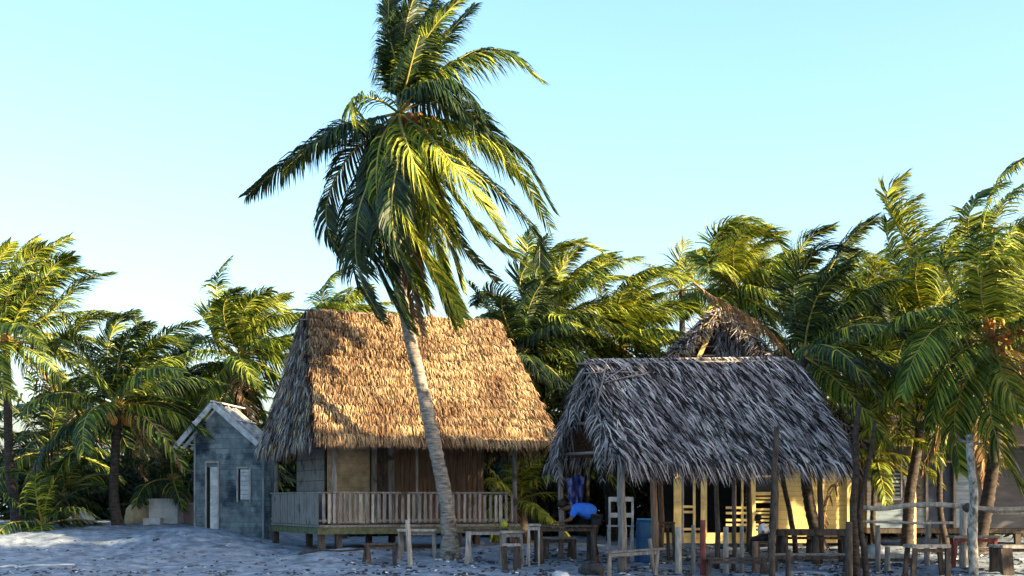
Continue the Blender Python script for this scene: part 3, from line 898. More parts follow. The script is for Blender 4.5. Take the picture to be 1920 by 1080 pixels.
d.build('door_frame', WOOD_G, dr)

# ------------------------------------------------------------------ blue shed with bare rafters
ts = radians(-6)
US = Vector((cos(ts), sin(ts), 0)); VS = Vector((-sin(ts), cos(ts), 0))
YS = 40.2
OS = Vector(((366 - 960) / F * YS, YS, 0))


def LS(u, v, z): return OS + US * u + VS * v + Vector((0, 0, z))


shed = thing('blue_shed', 'small blue grey board shed with bare white rafters and no roofing', 'shed', LS(.97, 1.2, .2))
W_ = 2.0; D_ = 1.6; AU = .62; APX = 3.9; BZ = -.25
SLL = 1.13; SLR = .87


def wtop(u): return APX - (SLL * (AU - u) if u < AU else SLR * (u - AU)) - .08


sh = MB()
nb = 22
hh = APX - .08 - BZ
for i in range(nb):
    z0 = BZ + hh * i / nb; z1 = BZ + hh * (i + 1) / nb - .006
    def ext(z):
        lo = 0 if z <= wtop(0) else AU - (APX - .08 - z) / SLL
        hi = W_ if z <= wtop(W_) else AU + (APX - .08 - z) / SLR
        return lo, hi
    l0, h0 = ext(z0); l1, h1 = ext(z1)
    o_ = .004 * (i % 2)
    for dv in (0, D_ - .03):
        sh.hexa([LS(l0, dv + o_, z0), LS(h0, dv + o_, z0), LS(h0, dv + .03, z0), LS(l0, dv + .03, z0), LS(l1, dv + o_, z1), LS(h1, dv + o_, z1), LS(h1, dv + .03, z1), LS(l1, dv + .03, z1)])
    if z1 < wtop(0): sh.box(LS(.015, D_ / 2, (z0 + z1) / 2), (.03, D_ - .08, z1 - z0), US)
    if z1 < wtop(W_): sh.box(LS(W_ - .015, D_ / 2, (z0 + z1) / 2), (.03, D_ - .08, z1 - z0), US)
sh.build('wall', BLUE, shed)
TRIM = mat_noise('grey_trim', (.12, .15, .18), (.26, .3, .34), (5, 5, 2), .8, .2)
for uu in (0, W_):
    ct = MB(); ct.box(LS(uu, -.03, (wtop(uu) + BZ) / 2), (.05, .05, wtop(uu) - BZ), US)
    ct.build('corner_trim', TRIM, shed)
for k in range(4):
    vv = -.38 + k * (D_ + .5) / 3
    ap = LS(AU, vv, APX + .05)
    for e in (LS(-.47, vv, APX + .05 - SLL * (AU + .47)), LS(W_ - .06, vv, APX + .05 - SLR * (W_ - .06 - AU))):
        rr_ = MB(); rr_.beam(ap, e, .05 if k else .06, .14 if k == 0 else .1, 0)
        rr_.build('rafter', WHITE, shed)
for uu in (-.42, .1, AU, 1.2, 1.75):
    z = APX + .13 - (SLL * (AU - uu) if uu < AU else SLR * (uu - AU))
    q = MB(); q.beam(LS(uu, -.45, z), LS(uu, D_ + (1.1 if uu == AU else .25), z), .07, .04); q.build('purlin', WHITE, shed)
q = MB(); q.box(LS(.56, -.012, 1.25), (.22, .04, 1.85), US); dd = q.build('door', WHITE, shed)
q = MB()
q.box(LS(.33, -.035, 1.3), (.05, .06, 2.0), US); q.box(LS(.52, -.035, 2.32), (.42, .06, .05), US); q.box(LS(.70, -.035, 1.3), (.03, .06, 2.0), US)
q.build('door_frame', WOOD_P, dd)
q = MB(); q.box(LS(.40, -.012, 1.25), (.09, .03, 1.85), US); q.build('door_gap_shade', DARK, dd)  # solid near-black strip painting the shade of a gap
q = MB(); q.box(LS(1.46, -.012, 1.68), (.28, .03, .85), US); wn_ = q.build('window', WHITE, shed)
q = MB()
q.box(LS(1.25, -.03, 1.66), (.05, .05, .98), US); q.box(LS(1.43, -.03, 2.16), (.41, .05, .04), US); q.box(LS(1.62, -.03, 1.66), (.04, .05, .98), US)
q.box(LS(1.30, -.014, 1.68), (.07, .03, .85), US, m=1)  # near-black strip painting a shaded gap beside the window
q.build('window_frame', [WOOD_P, DARK], wn_)
q = MB()
for zz in (1.4, 1.52, 1.66, 1.78, 1.92, 2.03): q.box(LS(1.46, -.032, zz), (.24, .012, .014), US)
q.build('louvre', WOOD_G, wn_)

# ------------------------------------------------------------------ grey thatched shelter
t2 = radians(20)
U2 = Vector((cos(t2), sin(t2), 0)); V2 = Vector((-sin(t2), cos(t2), 0))
O2 = Vector((2.29, 31.0, 0))


def L2(u, v, z): return O2 + U2 * u + V2 * v + Vector((0, 0, z))


she = thing('thatched_shelter', 'open sided shelter with shaggy grey palm thatch and ragged left gable', 'shelter', L2(2.8, 1.8, -.3))
rng = random.Random(41)
E2 = 2.22
A = L2(0, 0, E2 - .02); B = L2(5.75, 0, E2 - .0); Bb = L2(5.75, 3.64, E2 + .1); Ab = L2(0, 3.64, E2 + .1)
R0 = L2(0.05, 1.82, 4.42); R1 = L2(5.4, 1.82, 4.66)
roof = MB()
slab(roof, A, B, R1, R0, .08, 1); slab(roof, Ab, Bb, R1, R0, .08, 1)
thatch_face(roof, A, B, R1, R0, rng, 17, .35, 760, .74, .034, .16, .38, 0, .22, .25, .35)
thatch_face(roof, Bb, Ab, R0, R1, rng, 10, .35, 200, .8, .05, .16, 0, 0, .22, .25, .35)
# right side drooping fringe
for i in range(1500):
    s = rng.random(); e = (B, R1) if rng.random() < .8 else (Bb, R1)
    p = e[0].lerp(e[1], s) + V2 * rng.uniform(-.1, .1)
    d = (U2 * rng.uniform(.2, 1) + Vector((0, 0, -1)) * rng.uniform(.5, 1.2) - V2 * rng.uniform(0, .5)).normalized()
    w = d.cross(Vector((0, 1, .2))).normalized() * .02
    L = rng.uniform(.25, .65)
    roof.face([p - w, p + w, p + d * L + w * .3], 0)
# left gable: hanging dead fronds over both verges
for i in range(800):
    s = rng.random(); e = (A, R0) if rng.random() < .5 else (Ab, R0)
    p = e[0].lerp(e[1], s) + U2 * rng.uniform(-.1, .3)
    d = (-U2 * rng.uniform(-.1, .6) + Vector((0, 0, -1)) * rng.uniform(.6, 1.3) + V2 * rng.gauss(0, .35)).normalized()
    w = d.cross(Vector((0, 1, .2))).normalized() * .018
    L = rng.uniform(.25, .8)
    roof.face([p - w, p + w, p + d * L], 0)
rf2 = roof.build('roof', [THATCH_G, THATCH_U], she)
rd = MB()
rd.tube([R0 - U2 * .35 + V2 * -.22 + Vector((0, 0, -.05)), R0.lerp(R1, .5) - V2 * .2 + Vector((0, 0, -.03)), R1 + U2 * .1 - V2 * .2 + Vector((0, 0, -.03))], [.025, .03, .025], 7)
rd.build('ridge_pole', WOOD_G, she)
# flattened ridge capping mat
cp = MB()
for i in range(700):
    s = rng.random(); p = R0.lerp(R1, s) + Vector((0, 0, .1)) + V2 * .05
    d = (-V2 * 1.0 + Vector((0, 0, -.9)) + U2 * rng.gauss(.2, .2)).normalized()
    w = U2 * .03
    cp.face([p - w, p + w, p + w + d * rng.uniform(.34, .44), p - w + d * .4], 0)
cp.build('ridge_cap', THATCH_G, she)
for i, (a, b, r_) in enumerate((((-.35, 1.3, 4.12), (1.6, 1.35, 4.2), .02), ((-.2, 1.0, 3.7), (.9, 1.3, 4.35), .016), ((.2, 1.1, 3.9), (1.3, 1.2, 4.15), .022), ((-.15, .7, 3.4), (.45, 1.5, 4.5), .02))):
    s = MB(); s.tube([L2(*a), L2(*[(x + y) / 2 + .03 for x, y in zip(a, b)]), L2(*b)], r_, 6); s.build('tie_stick', WOOD_G, she)
# gable framing
for a, b in (((.1, .05, E2), (.1, 1.82, 4.4)), ((.1, 3.6, E2), (.1, 1.82, 4.4)), ((.1, 0.1, 2.3), (.1, 3.6, 2.35)), ((.1, .7, 3.0), (.1, 3.0, 3.05)), ((.1, 1.3, 2.35), (.1, 1.6, 4.0))):
    s = MB(); s.tube([L2(*a), L2(*b)], [.04, .035], 7); s.build('gable_pole', WOOD_G, she)
# dead fronds hanging in the gable
for i in range(9):
    q = MB(); v0 = rng.uniform(.3, 3.5)
    z0 = lerp(2.5, 4.2, 1 - abs(v0 - 1.82) / 1.9)
    st = L2(.0, v0, z0)
    frond(q, [st, st + Vector((-.12, -.1, -.4)), st + Vector((rng.uniform(-.4, .1), -.1, -1.0 - rng.random() * .5))], rng, ll=.45, n=26, wid=.03, droop=1.5, wind=.1, mleaf=0, mr=1, rr=.02, ragged=.15)
    q.build('hanging_frond', [THATCH_G, WOOD_G], she)
for (u, v, r_, mt) in ((.18, .1, .10, WOOD_G), (.98, .12, .085, WOOD_B), (5.3, .15, .07, WOOD_D), (.1, 3.5, .07, WOOD_G), (2.8, 3.5, .07, WOOD_B), (5.3, 3.5, .07, WOOD_D), (2.6, .2, .06, WOOD_D)):
    q = L2(u, v, 0); z0 = G(q.x, q.y) - .15
    top = 2.6 if v < 1 else 2.6
    s = MB(); s.tube([(q.x, q.y, z0), (q.x + .03, q.y, z0 + 1.0), (q.x - .01, q.y, z0 + 1.9), (q.x, q.y, top)], [r_ * 1.05, r_, r_ * .92, r_ * .85], 10, rng=rng, rough=.06)
    s.build('post', mt, she)

# ------------------------------------------------------------------ yellow house with grey thatched gable
rng = random.Random(51)
Y3 = 40.0
yh = thing('yellow_house', 'yellow board house with open peaked grey thatch gable behind the shelter', 'house', (6.0, Y3 + 2, -.15))
apx = Vector((5.75, Y3 - 1.1, 6.45)); bk = Vector((0, 5.2, 0))
eL = Vector((1.9, Y3 - 1.1, 2.75)); eR = Vector((9.75, Y3 - 1.1, 2.75))
roof = MB()
slab(roof, eL, eL + bk, apx + bk, apx, .1, 1)
slab(roof, eR, eR + bk, apx + bk, apx, .1, 1)
thatch_face(roof, eL + bk, eL, apx, apx + bk, rng, 12, .35, 240, .7, .045, .15, 0, 0, .25, .2, .3)
thatch_face(roof, eR, eR + bk, apx + bk, apx, rng, 12, .35, 240, .7, .045, .15, 0, 0, .25, .2, .3)
for i in range(4200):   # ragged verges facing the camera
    e = eL if rng.random() < .5 else eR
    p = e.lerp(apx, rng.random() ** .8) + Vector((0, rng.uniform(-.15, .25), rng.uniform(0, .12)))
    sg = 1 if e is eL else -1
    d = (Vector((rng.uniform(-.7, .7), rng.uniform(-.5, 0), rng.uniform(-1.2, .15)))).normalized()
    w = d.cross(Vector((0, 1, .2))).normalized() * .022
    roof.face([p - w, p + w, p + d * rng.uniform(.2, .55)], 0 if rng.random() < .7 else 2)
roof.build('roof', [THATCH_G, THATCH_U, THATCH], yh)
# gable lattice
s = MB(); s.beam(Vector((5.02, Y3 - .95, 4.85)), Vector((5.75, Y3 - .95, 6.4)), .12, .06, 0, (0, 1, 0)); s.build('gable_pole', WOOD_Y, yh)
for z in (5.0, 5.25, 5.5, 5.75, 6.0):
    hw = (6.45 - z) * .95
    s = MB(); s.tube([(5.72 - hw, Y3 - .85, z), (5.72 + hw * .8, Y3 - .85, z + .02)], .022, 6); s.build('gable_batten', WOOD_P if z < 5.3 else WOOD_G, yh)
s = MB()
for i in range(900):
    zz_ = rng.uniform(4.6, 6.1); hw = (6.45 - zz_) * .95
    p = Vector((5.75 + rng.uniform(-.1, 1) * hw, Y3 - .9 + rng.uniform(-.05, .05), zz_))
    d = Vector((rng.gauss(0, .35), rng.uniform(-.2, .1), -1)).normalized(); w = Vector((.018, 0, 0))
    s.face([p - w, p + w, p + d * rng.uniform(.2, .45)], 0)
s.build('gable_thatch', THATCH_G, yh)
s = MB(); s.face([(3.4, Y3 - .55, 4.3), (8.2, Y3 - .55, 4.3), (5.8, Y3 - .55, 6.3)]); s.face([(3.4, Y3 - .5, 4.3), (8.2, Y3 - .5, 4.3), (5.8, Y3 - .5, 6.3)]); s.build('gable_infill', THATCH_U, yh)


def X3(px, Y=Y3): return (px - 960) / F * Y
def Z3(py, Y=Y3): return EYE + (HOR - py) / F * Y


zb = Z3(1018); zt = 2.95
wl = MB()
n = 22
for i in range(n):  # solid siding on the right
    z0 = lerp(zb, zt, i / n); z1 = lerp(zb, zt, (i + 1) / n)
    wl.box((X3(1523), Y3, (z0 + z1) / 2 - .003), (X3(1590) - X3(1456), .04 + .004 * (i % 2), (z1 - z0) * .96), m=0)
    wl.box((X3(1591), Y3 + 2.2, (z0 + z1) / 2 - .003), (.04, 4.3, (z1 - z0) * .96), m=0)
wl.box(((X3(1240) + X3(1590)) / 2, Y3 + 1.6, (zb + zt) / 2), (X3(1590) - X3(1240) - .1, .05, zt - zb), m=1)  # near-black back wall paints the shade within the porch
wl.box((X3(1330), Y3, zb + .14), (X3(1456) - X3(1240), .05, .3), m=0)
wl.build('wall', [WALL_Y, DARK], yh)
for px, w, mt in ((1270, .22, WOOD_Y), (1280, .05, WOOD_P), (1301, .07, WOOD_Y), (1319, .17, WOOD_Y), (1377, .07, WOOD_Y), (1391, .06, WOOD_Y), (1401, .07, WOOD_P), (1411, .14, WOOD_Y), (1455, .10, WOOD_G), (1592, .16, WOOD_Y)):
    s = MB(); s.beam((X3(px), Y3 - .07, zb), (X3(px), Y3 - .07, zt), w, .08, 0, (0, 1, 0)); s.build('porch_post', mt, yh)
for py, a, b2 in ((950, 1280, 1301), (960, 1280, 1301), (992, 1280, 1315), (952, 1360, 1400), (962, 1360, 1400), (975, 1360, 1400), (984, 1360, 1400)):
    s = MB(); s.beam((X3(a), Y3 - .1, Z3(py)), (X3(b2), Y3 - .1, Z3(py)), .03, .07); s.build('rail', WOOD_Y, yh)
py = 927
while py < 1006:
    if not 941 < py < 955:
        s = MB(); s.beam((X3(1398), Y3 - .02, Z3(py)), (X3(1450), Y3 - .02, Z3(py + rng.uniform(-1, 1))), .03, .06); s.build('slat', WOOD_Y, yh)
    py += 7
s = MB(); s.box((X3(1434), Y3 + .02, Z3(908)), (X3(1453) - X3(1414), .03, .5)); wi = s.build('window', GLASS, yh)
s = MB(); s.box((X3(1434), Y3 - .03, Z3(893)), (X3(1453) - X3(1414), .06, .06)); s.box((X3(1434), Y3 - .03, Z3(924)), (X3(1453) - X3(1414), .06, .05)); s.build('window_frame', WOOD_Y, wi)
for px in (1250, 1330, 1420, 1500, 1585):
    s = MB(); xx = X3(px); s.beam((xx, Y3 + .1, G(xx, Y3) - .2), (xx, Y3 + .1, zb), .16, .16, 0, (0, 1, 0)); s.build('stilt', WOOD_D, yh)

# big dead frond hanging over the peak, fallen from a palm
q = MB()
frond(q, [at(1300, 530, 38.2), at(1335, 556, 38.0), at(1390, 585, 37.9), at(1450, 632, 37.9), at(1500, 690, 37.9)], random.Random(3), ll=.75, n=90, wid=.045, droop=1.7, wind=.1, mleaf=0, mr=1, rr=.035, ragged=.12)
tag(q.build('dead_frond', [DEAD, RACH_D]), 'big dried brown palm frond lying across the peak of the grey gable', 'palm frond')

# ------------------------------------------------------------------ grey blue house at the right
Y4 = 40.5
gh = thing('grey_house', 'low grey blue board house with louvred window at the right edge', 'house', (13, Y4 + 2, -.1))


def X4(px): return (px - 960) / F * Y4
def Z4(py): return EYE + (HOR - py) / F * Y4


wl = MB()
z0_ = Z4(990); z1_ = 3.0; n = 22
for i in range(n):
    a = lerp(z0_, z1_, i / n); b2 = lerp(z0_, z1_, (i + 1) / n)
    for (pa, pb, m) in ((1625, 1735, 0), (1792, 1822, 1), (1822, 2080, 0)):
        mm = 1 if (m == 0 and pa == 1625 and i < 5) else m
        wl.box(((X4(pa) + X4(pb)) / 2, Y4 + .003 * m, (a + b2) / 2), (X4(pb) - X4(pa) - .01, .04 + .006 * (i % 2), (b2 - a) * .95), m=mm)
wl.box(((X4(1625) + X4(2080)) / 2, Y4 + 4, (z0_ + z1_) / 2), (X4(2080) - X4(1625), .05, z1_ - z0_), m=0)
wl.box((X4(1625), Y4 + 2, (z0_ + z1_) / 2), (.05, 3.9, z1_ - z0_), m=0)
wl.build('wall', [GREY_H, BLUE_H], gh)
s = MB(); s.box((X4(1763), Y4 + .05, (z0_ + 2.3) / 2), (X4(1792) - X4(1735) - .05, .05, 2.3 - z0_)); dq = s.build('door', mat_noise('dark_blue_paint', (.01, .02, .05), (.03, .05, .09), (4, 4, 4), .6, .1), gh)
s = MB(); s.box((X4(1737), Y4 - .02, (z0_ + 2.3) / 2), (.07, .1, 2.3 - z0_)); s.box((X4(1789), Y4 - .02, (z0_ + 2.3) / 2), (.06, .1, 2.3 - z0_)); s.box((X4(1763), Y4 - .02, 2.34), (X4(1792) - X4(1735), .1, .07)); s.build('door_frame', WOOD_G, dq)
s = MB(); s.box((X4(1672), Y4 - .03, Z4(900)), (X4(1688) - X4(1656), .03, .95)); wq = s.build('window', GLASS, gh)
s = MB()
for k in range(9): s.box((X4(1673), Y4 - .06, Z4(932) + .11 * k), (X4(1688) - X4(1660), .03, .06))
s.build('louvre', BLUE_H, wq)
s = MB(); s.box((X4(1658), Y4 - .06, Z4(900)), (.05, .05, 1.05)); s.box((X4(1672), Y4 - .06, Z4(936)), (X4(1690) - X4(1656), .06, .06)); s.box((X4(1689), Y4 - .06, Z4(900)), (.04, .05, 1.05)); s.build('window_frame', WHITE, wq)
s = MB()
s.hexa([(X4(1605), Y4 - .9, 2.75), (X4(2090), Y4 - .9, 2.75), (X4(2090), Y4 + 2, 4.1), (X4(1605), Y4 + 2, 4.1), (X4(1605), Y4 - .9, 2.82), (X4(2090), Y4 - .9, 2.82), (X4(2090), Y4 + 2, 4.17), (X4(1605), Y4 + 2, 4.17)])
s.hexa([(X4(1605), Y4 + 2.01, 4.1), (X4(2090), Y4 + 2.01, 4.1), (X4(2090), Y4 + 4.8, 2.75), (X4(1605), Y4 + 4.8, 2.75), (X4(1605), Y4 + 2.01, 4.17), (X4(2090), Y4 + 2.01, 4.17), (X4(2090), Y4 + 4.8, 2.82), (X4(1605), Y4 + 4.8, 2.82)])
s.build('roof', mat_noise('rusty_roof_sheet', (.14, .09, .07), (.26, .2, .17), (3, 20, 3), .7, .4), gh)
s = MB(); s.box(((X4(1625) + X4(2080)) / 2, Y4 + 2, z0_ - .08), (X4(2080) - X4(1625), 4, .14)); s.build('floor', WOOD_D, gh)
for px in (1640, 1700, 1770, 1840, 1910):
    s = MB(); xx = X4(px); s.beam((xx, Y4 + .1, G(xx, Y4) - .2), (xx, Y4 + .1, z0_ - .15), .16, .16, 0, (0, 1, 0)); s.build('stilt', WOOD_D, gh)
s = MB(); xx = X4(1696); s.tube([(xx, Y4 - .8, G(xx, Y4) - .2), (xx, Y4 - .8, 1.2), (xx, Y4 - .8, 2.78)], [.1, .1, .09], 10); s.build('porch_post', WOOD_Y, gh)


# ------------------------------------------------------------------ tables, benches, posts
def wood_item(name, label, cat, parts, group=None):
    """parts: (part name, material, list of ('box', c, s) or ('beam', a, b, w, h) or ('tube', pts, r))"""
    xs_ = []
    root = thing(name, label, cat, (0, 0, 0), group)
    first = None
    allc = []
    for pn, mt, shapes in parts:
        mb = MB()
        for sh_ in shapes:
            if sh_[0] == 'box': mb.box(*sh_[1:])
            elif sh_[0] == 'beam': mb.beam(*sh_[1:])
            else: mb.tube(*sh_[1:])
        allc += mb.v
        mb.build(pn, mt, root)
    cx = sum(p[0] for p in allc) / len(allc); cy = sum(p[1] for p in allc) / len(allc); cz = min(p[2] for p in allc) + .12
    root.location = (cx, cy, cz)
    for ch in root.children: ch.matrix_parent_inverse = Matrix.Translation(-Vector((cx, cy, cz)))
    return root


def table(px0, px1, py, Y, label, depth=.7, th_=.05, legw=.09, mt=WOOD_G, lm=WOOD_G, name='wooden_table', cat='table', group='rough wooden tables and benches', rot=.15, tilt=0, boards=4, nlegs=2, round_=False):
    rr = random.Random(int(px0 * 7 + py))
    x0 = (px0 - 960) / F * Y; x1 = (px1 - 960) / F * Y
    z = EYE + (HOR - py) / F * Y
    c = Vector(((x0 + x1) / 2, Y, z))
    u = Vector((cos(rot), sin(rot), 0)); v = Vector((-sin(rot), cos(rot), 0))
    ut = (u + Vector((0, 0, tilt))).normalized()
    w = (x1 - x0) / cos(rot)
    tops = []
    bw = depth / boards
    for i in range(boards):
        o = (i - (boards - 1) / 2) * bw
        tops.append(('box', c + v * o + ut * rr.uniform(-.04, .04) - Vector((0, 0, th_ / 2 + rr.uniform(0, .008))), (w + rr.uniform(-.06, .06), bw * .93, th_), ut, v))
    parts = [('tabletop' if cat == 'table' else 'seat', mt, tops)]
    for i in range(nlegs):
        f = -.42 + .84 * i / (nlegs - 1)
        for sv in (-.36, .36):
            p = c + ut * w * f + v * sv * depth
            gz = G(p.x, p.y) - .12
            lean = rr.uniform(-.08, .08)
            if round_:
                parts.append(('leg', lm, [('tube', [(p.x + lean, p.y, gz), (p.x, p.y, p.z - th_ - .012)], [legw / 2 * 1.1, legw / 2], 8)]))
            else:
                parts.append(('leg', lm, [('beam', (p.x + lean, p.y, gz), (p.x, p.y, p.z - th_ - .012), legw, legw * .8, 0, v)]))
    parts.append(('crosspiece', lm, [('beam', c - ut * w * .42 - Vector((0, 0, th_ + .06)) - v * .36 * depth, c + ut * w * .42 - Vector((0, 0, th_ + .06)) - v * .36 * depth, .03, .07)]))
    return wood_item(name, label, cat, parts, group)


T = table
T(872, 948, 991, 33.2, 'dark plank bench right of the leaning palm base', .4, legw=.11, lm=WOOD_P, name='wooden_bench', cat='bench', mt=WOOD_D, boards=2)
T(938, 978, 995, 32.6, 'small pale topped stool table in front of the hut post', .4, legw=.06, mt=WOOD_P, boards=3)
T(942, 972, 1019, 31.6, 'low dark stool with pale seat beside the small stool table', .35, legw=.09, mt=WOOD_P, lm=WOOD_D, name='wooden_stool', cat='stool', boards=2, rot=-.2)
T(990, 1012, 982, 32.4, 'narrow pale framed stand left of the long dark table', .35, legw=.045, mt=WOOD_P, lm=WOOD_P, boards=2, rot=0)
T(1000, 1118, 984, 32.8, 'long dark table with the blue shirted person leaning on it', .75, legw=.12, mt=WOOD_D, lm=WOOD_D, rot=.1, round_=True)
T(1018, 1078, 1006, 34.4, 'low green grey bench behind the long dark table', .4, legw=.12, mt=WOOD_G, lm=WOOD_D, name='wooden_bench', cat='bench', boards=2)
T(1134, 1242, 1030, 30.5, 'thin plank bench tilted up to the right under the shelter front', .28, th_=.035, legw=.06, mt=WOOD_G, name='wooden_bench', cat='bench', boards=1, tilt=.06, rot=.05)
T(1456, 1592, 992, 33.0, 'heavy dark slab table in front of the yellow board wall', .8, th_=.14, legw=.16, mt=WOOD_D, lm=WOOD_D, nlegs=3, round_=True, rot=.0)
T(1440, 1600, 1037, 31.2, 'long thin low bench in front of the heavy dark slab table', .25, th_=.04, legw=.1, mt=WOOD_G, lm=WOOD_D, name='wooden_bench', cat='bench', boards=1, rot=.0, nlegs=2)
T(1322, 1442, 1045, 30.7, 'low dark rail bench among the short posts under the shelter', .22, th_=.04, legw=.09, mt=WOOD_D, lm=WOOD_D, name='wooden_bench', cat='bench', boards=1, rot=.0)
T(1702, 1776, 1020, 30.4, 'pale topped table left of the tall lichen spotted pole', .6, th_=.07, legw=.10, mt=WOOD_P, lm=WOOD_D, rot=.1)
T(1782, 1868, 1004, 31.8, 'dark square table standing right behind the tall lichen spotted pole', .6, th_=.05, legw=.07, mt=WOOD_G, lm=WOOD_R, rot=-.05)
T(1800, 1885, 1026, 32.6, 'low pale bench behind the dark square table', .4, th_=.05, legw=.08, mt=WOOD_P, lm=WOOD_G, name='wooden_bench', cat='bench', boards=2, rot=0)
T(1868, 1980, 1021, 30.6, 'pale topped table cut by the right edge', .7, th_=.06, legw=.24, mt=WOOD_P, lm=WOOD_D, rot=.0)
T(1606, 1715, 1040, 32.6, 'low plank bench in front of the grey house', .35, th_=.06, legw=.09, mt=WOOD_P, lm=WOOD_D, name='wooden_bench', cat='bench', boards=2, rot=.0)
T(745, 820, 992, 33.9, 'shadowy table half hidden behind the leaning palm base', .6, th_=.05, legw=.09, mt=WOOD_P, lm=WOOD_G, rot=.0)
T(684, 745, 1018, 33.0, 'low dark broken bench at the foot of the hut porch', .35, th_=.05, legw=.09, mt=WOOD_D, lm=WOOD_D, name='wooden_bench', cat='bench', boards=2, rot=.2)
T(1200, 1262, 978, 33.6, 'dark table inside the shelter beside the blue drum', .6, th_=.05, legw=.07, mt=WOOD_D, lm=WOOD_D, rot=.2)


def post(px, pyt, pyb, Y, w, mt, label, lean=0, name='wooden_post', kinks=0, tube_=True, group='posts standing in the sand'):
    rr = random.Random(int(px * 3 + pyt))
    x = (px - 960) / F * Y
    zt_ = EYE + (HOR - pyt) / F * Y
    gz = G(x, Y) - .15
    mb = MB()
    n_ = 7
    pts = []
    for i in range(n_ + 1):
        t = i / n_
        pts.append(Vector((x + lean * (t) / F * Y + (rr.uniform(-kinks, kinks) if 0 < i < n_ else 0), Y + rr.uniform(-kinks, kinks), lerp(gz, zt_, t))))
    mb.tube(pts, [lerp(w / 2 * 1.08, w / 2 * .9, i / n_) for i in range(n_ + 1)], 9, rng=rr, rough=.06)
    o = mb.build(name, mt, origin=(x, Y, gz + .15))
    tag(o, label, 'post', group)
    return o


post(770, 975, 1040, 32.6, .12, WOOD_P, 'pale leaning stake left of the tall palm base', -6)
post(1272, 988, 1065, 31.0, .15, WOOD_P, 'pale thick stub post with a yellow porch post behind it')
post(1300, 985, 1065, 31.2, .10, WOOD_G, 'thin grey stub post left of the red painted post')
post(1318, 975, 1065, 30.9, .13, WOOD_R, 'dark red painted stub post under the shelter')
post(1361, 988, 1058, 31.4, .13, WOOD_P, 'pale stub post right of the red painted post')
post(1376, 900, 1058, 31.6, .10, WOOD_D, 'dark full height pole near the middle of the shelter front', kinks=.02)
post(1391, 985, 1060, 31.1, .10, WOOD_G, 'grey stub post just right of the dark middle pole')
post(1416, 1015, 1062, 31.3, .15, WOOD_B, 'short brown stub post below the seated child')
post(1448, 800, 1075, 30.2, .14, WOOD_D, 'tall dark crooked pole rising in front of the grey thatch', 8, kinks=.05)
post(1478, 1030, 1075, 30.3, .12, WOOD_D, 'short dark stub right of the tall dark crooked pole')
post(1498, 880, 1000, 34.0, .13, BARK_D, 'dark slanting trunk shape in front of the yellow boards', -32, kinks=.02)  # dark slanting tube for the trunk-like shape at the boards
post(1592, 978, 1080, 30.4, .16, WOOD_D, 'stout dark post at the left of the pole fence')
post(1664, 1025, 1075, 31.0, .13, WOOD_G, 'short mossy stub post in front of the pole fence')
post(1646, 985, 1040, 31.5, .12, WOOD_G, 'grey post holding the lower fence pole')
post(1737, 975, 1045, 32.0, .13, WOOD_G, 'grey bent stub behind the pale topped table', 5, kinks=.04)
post(1806, 955, 1060, 31.9, .17, WOOD_P, 'pale thick post just left of the tall lichen spotted pole')
post(1228, 1010, 1050, 31.0, .09, WOOD_G, 'short slanting stake beside the brown shelter post', -10)
post(1440, 905, 1000, 33.0, .05, WOOD_D, 'thin stick leaning right of the yellow slats', 8)
# twin dark trunks
mb = MB(); Y = 30.6
def tw(pp, r):
    mb.tube(catmull([at(a, b, Y) for a, b in pp], 14), [lerp(r, r * .55, i / 14) for i in range(15)], 9, rng=rng, rough=.08)
tw([(1607, 1095), (1603, 1020), (1600, 950), (1606, 880), (1604, 810), (1612, 760)], .10)
tw([(1626, 1095), (1620, 1030), (1612, 970), (1622, 900), (1634, 840), (1640, 790)], .075)
tw([(1606, 880), (1598, 850), (1590, 815)], .04)
o = mb.build('forked_tree', BARK_D)
tag(o, 'dark forked bare tree trunk right of the grey shelter', 'tree')
# tall lichen pole with cross stub
Y = 30.4
lp = MB(); lp.tube(catmull([at(1826, 1095, Y), at(1824, 1000, Y), at(1826, 930, Y), at(1820, 860, Y), at(1818, 815, Y)], 14), [lerp(.11, .075, i / 14) for i in range(15)], 10, rng=rng, rough=.07)
LICH = mat_noise('lichen_bark', (.09, .085, .08), (.42, .43, .42), (9, 9, 6), .9, .5, 8, .38, .6)
pole = thing('mooring_pole', 'tall pale lichen spotted pole with short crossbar near the right edge', 'pole', (at(1824, 1070, Y).x, Y, G(at(1824, 1070, Y).x, Y)))
lp.build('shaft', LICH, pole)
lp = MB(); lp.tube([at(1796, 825, Y), at(1818, 830, Y - .05), at(1842, 833, Y)], .03, 7); lp.build('crossbar', WOOD_G, pole)
# pole fence
fe = thing('pole_fence', 'rail fence of crooked pale poles in front of the grey house', 'fence', (at(1760, 1040, 31).x, 31, -.3))
for pts, r_ in (([(1618, 952), (1660, 953), (1700, 948), (1760, 946), (1815, 951)], .055), ([(1612, 978), (1680, 979), (1725, 981), (1790, 980)], .03), ([(1828, 952), (1880, 955), (1960, 950)], .05), ([(1830, 950), (1870, 960), (1960, 968)], .045)):
    m = MB(); m.tube(catmull([at(a, b, 31.0 + (.15 if r_ < .05 else 0)) for a, b in pts], 16), r_, 8, rng=rng, rough=.06); m.build('rail', WOOD_P, fe)
m = MB(); m.ball(at(1813, 952, 30.95), .1, 0, 8, 6, rng=rng, rough=.12); m.build('lashing', WOOD_D, fe)

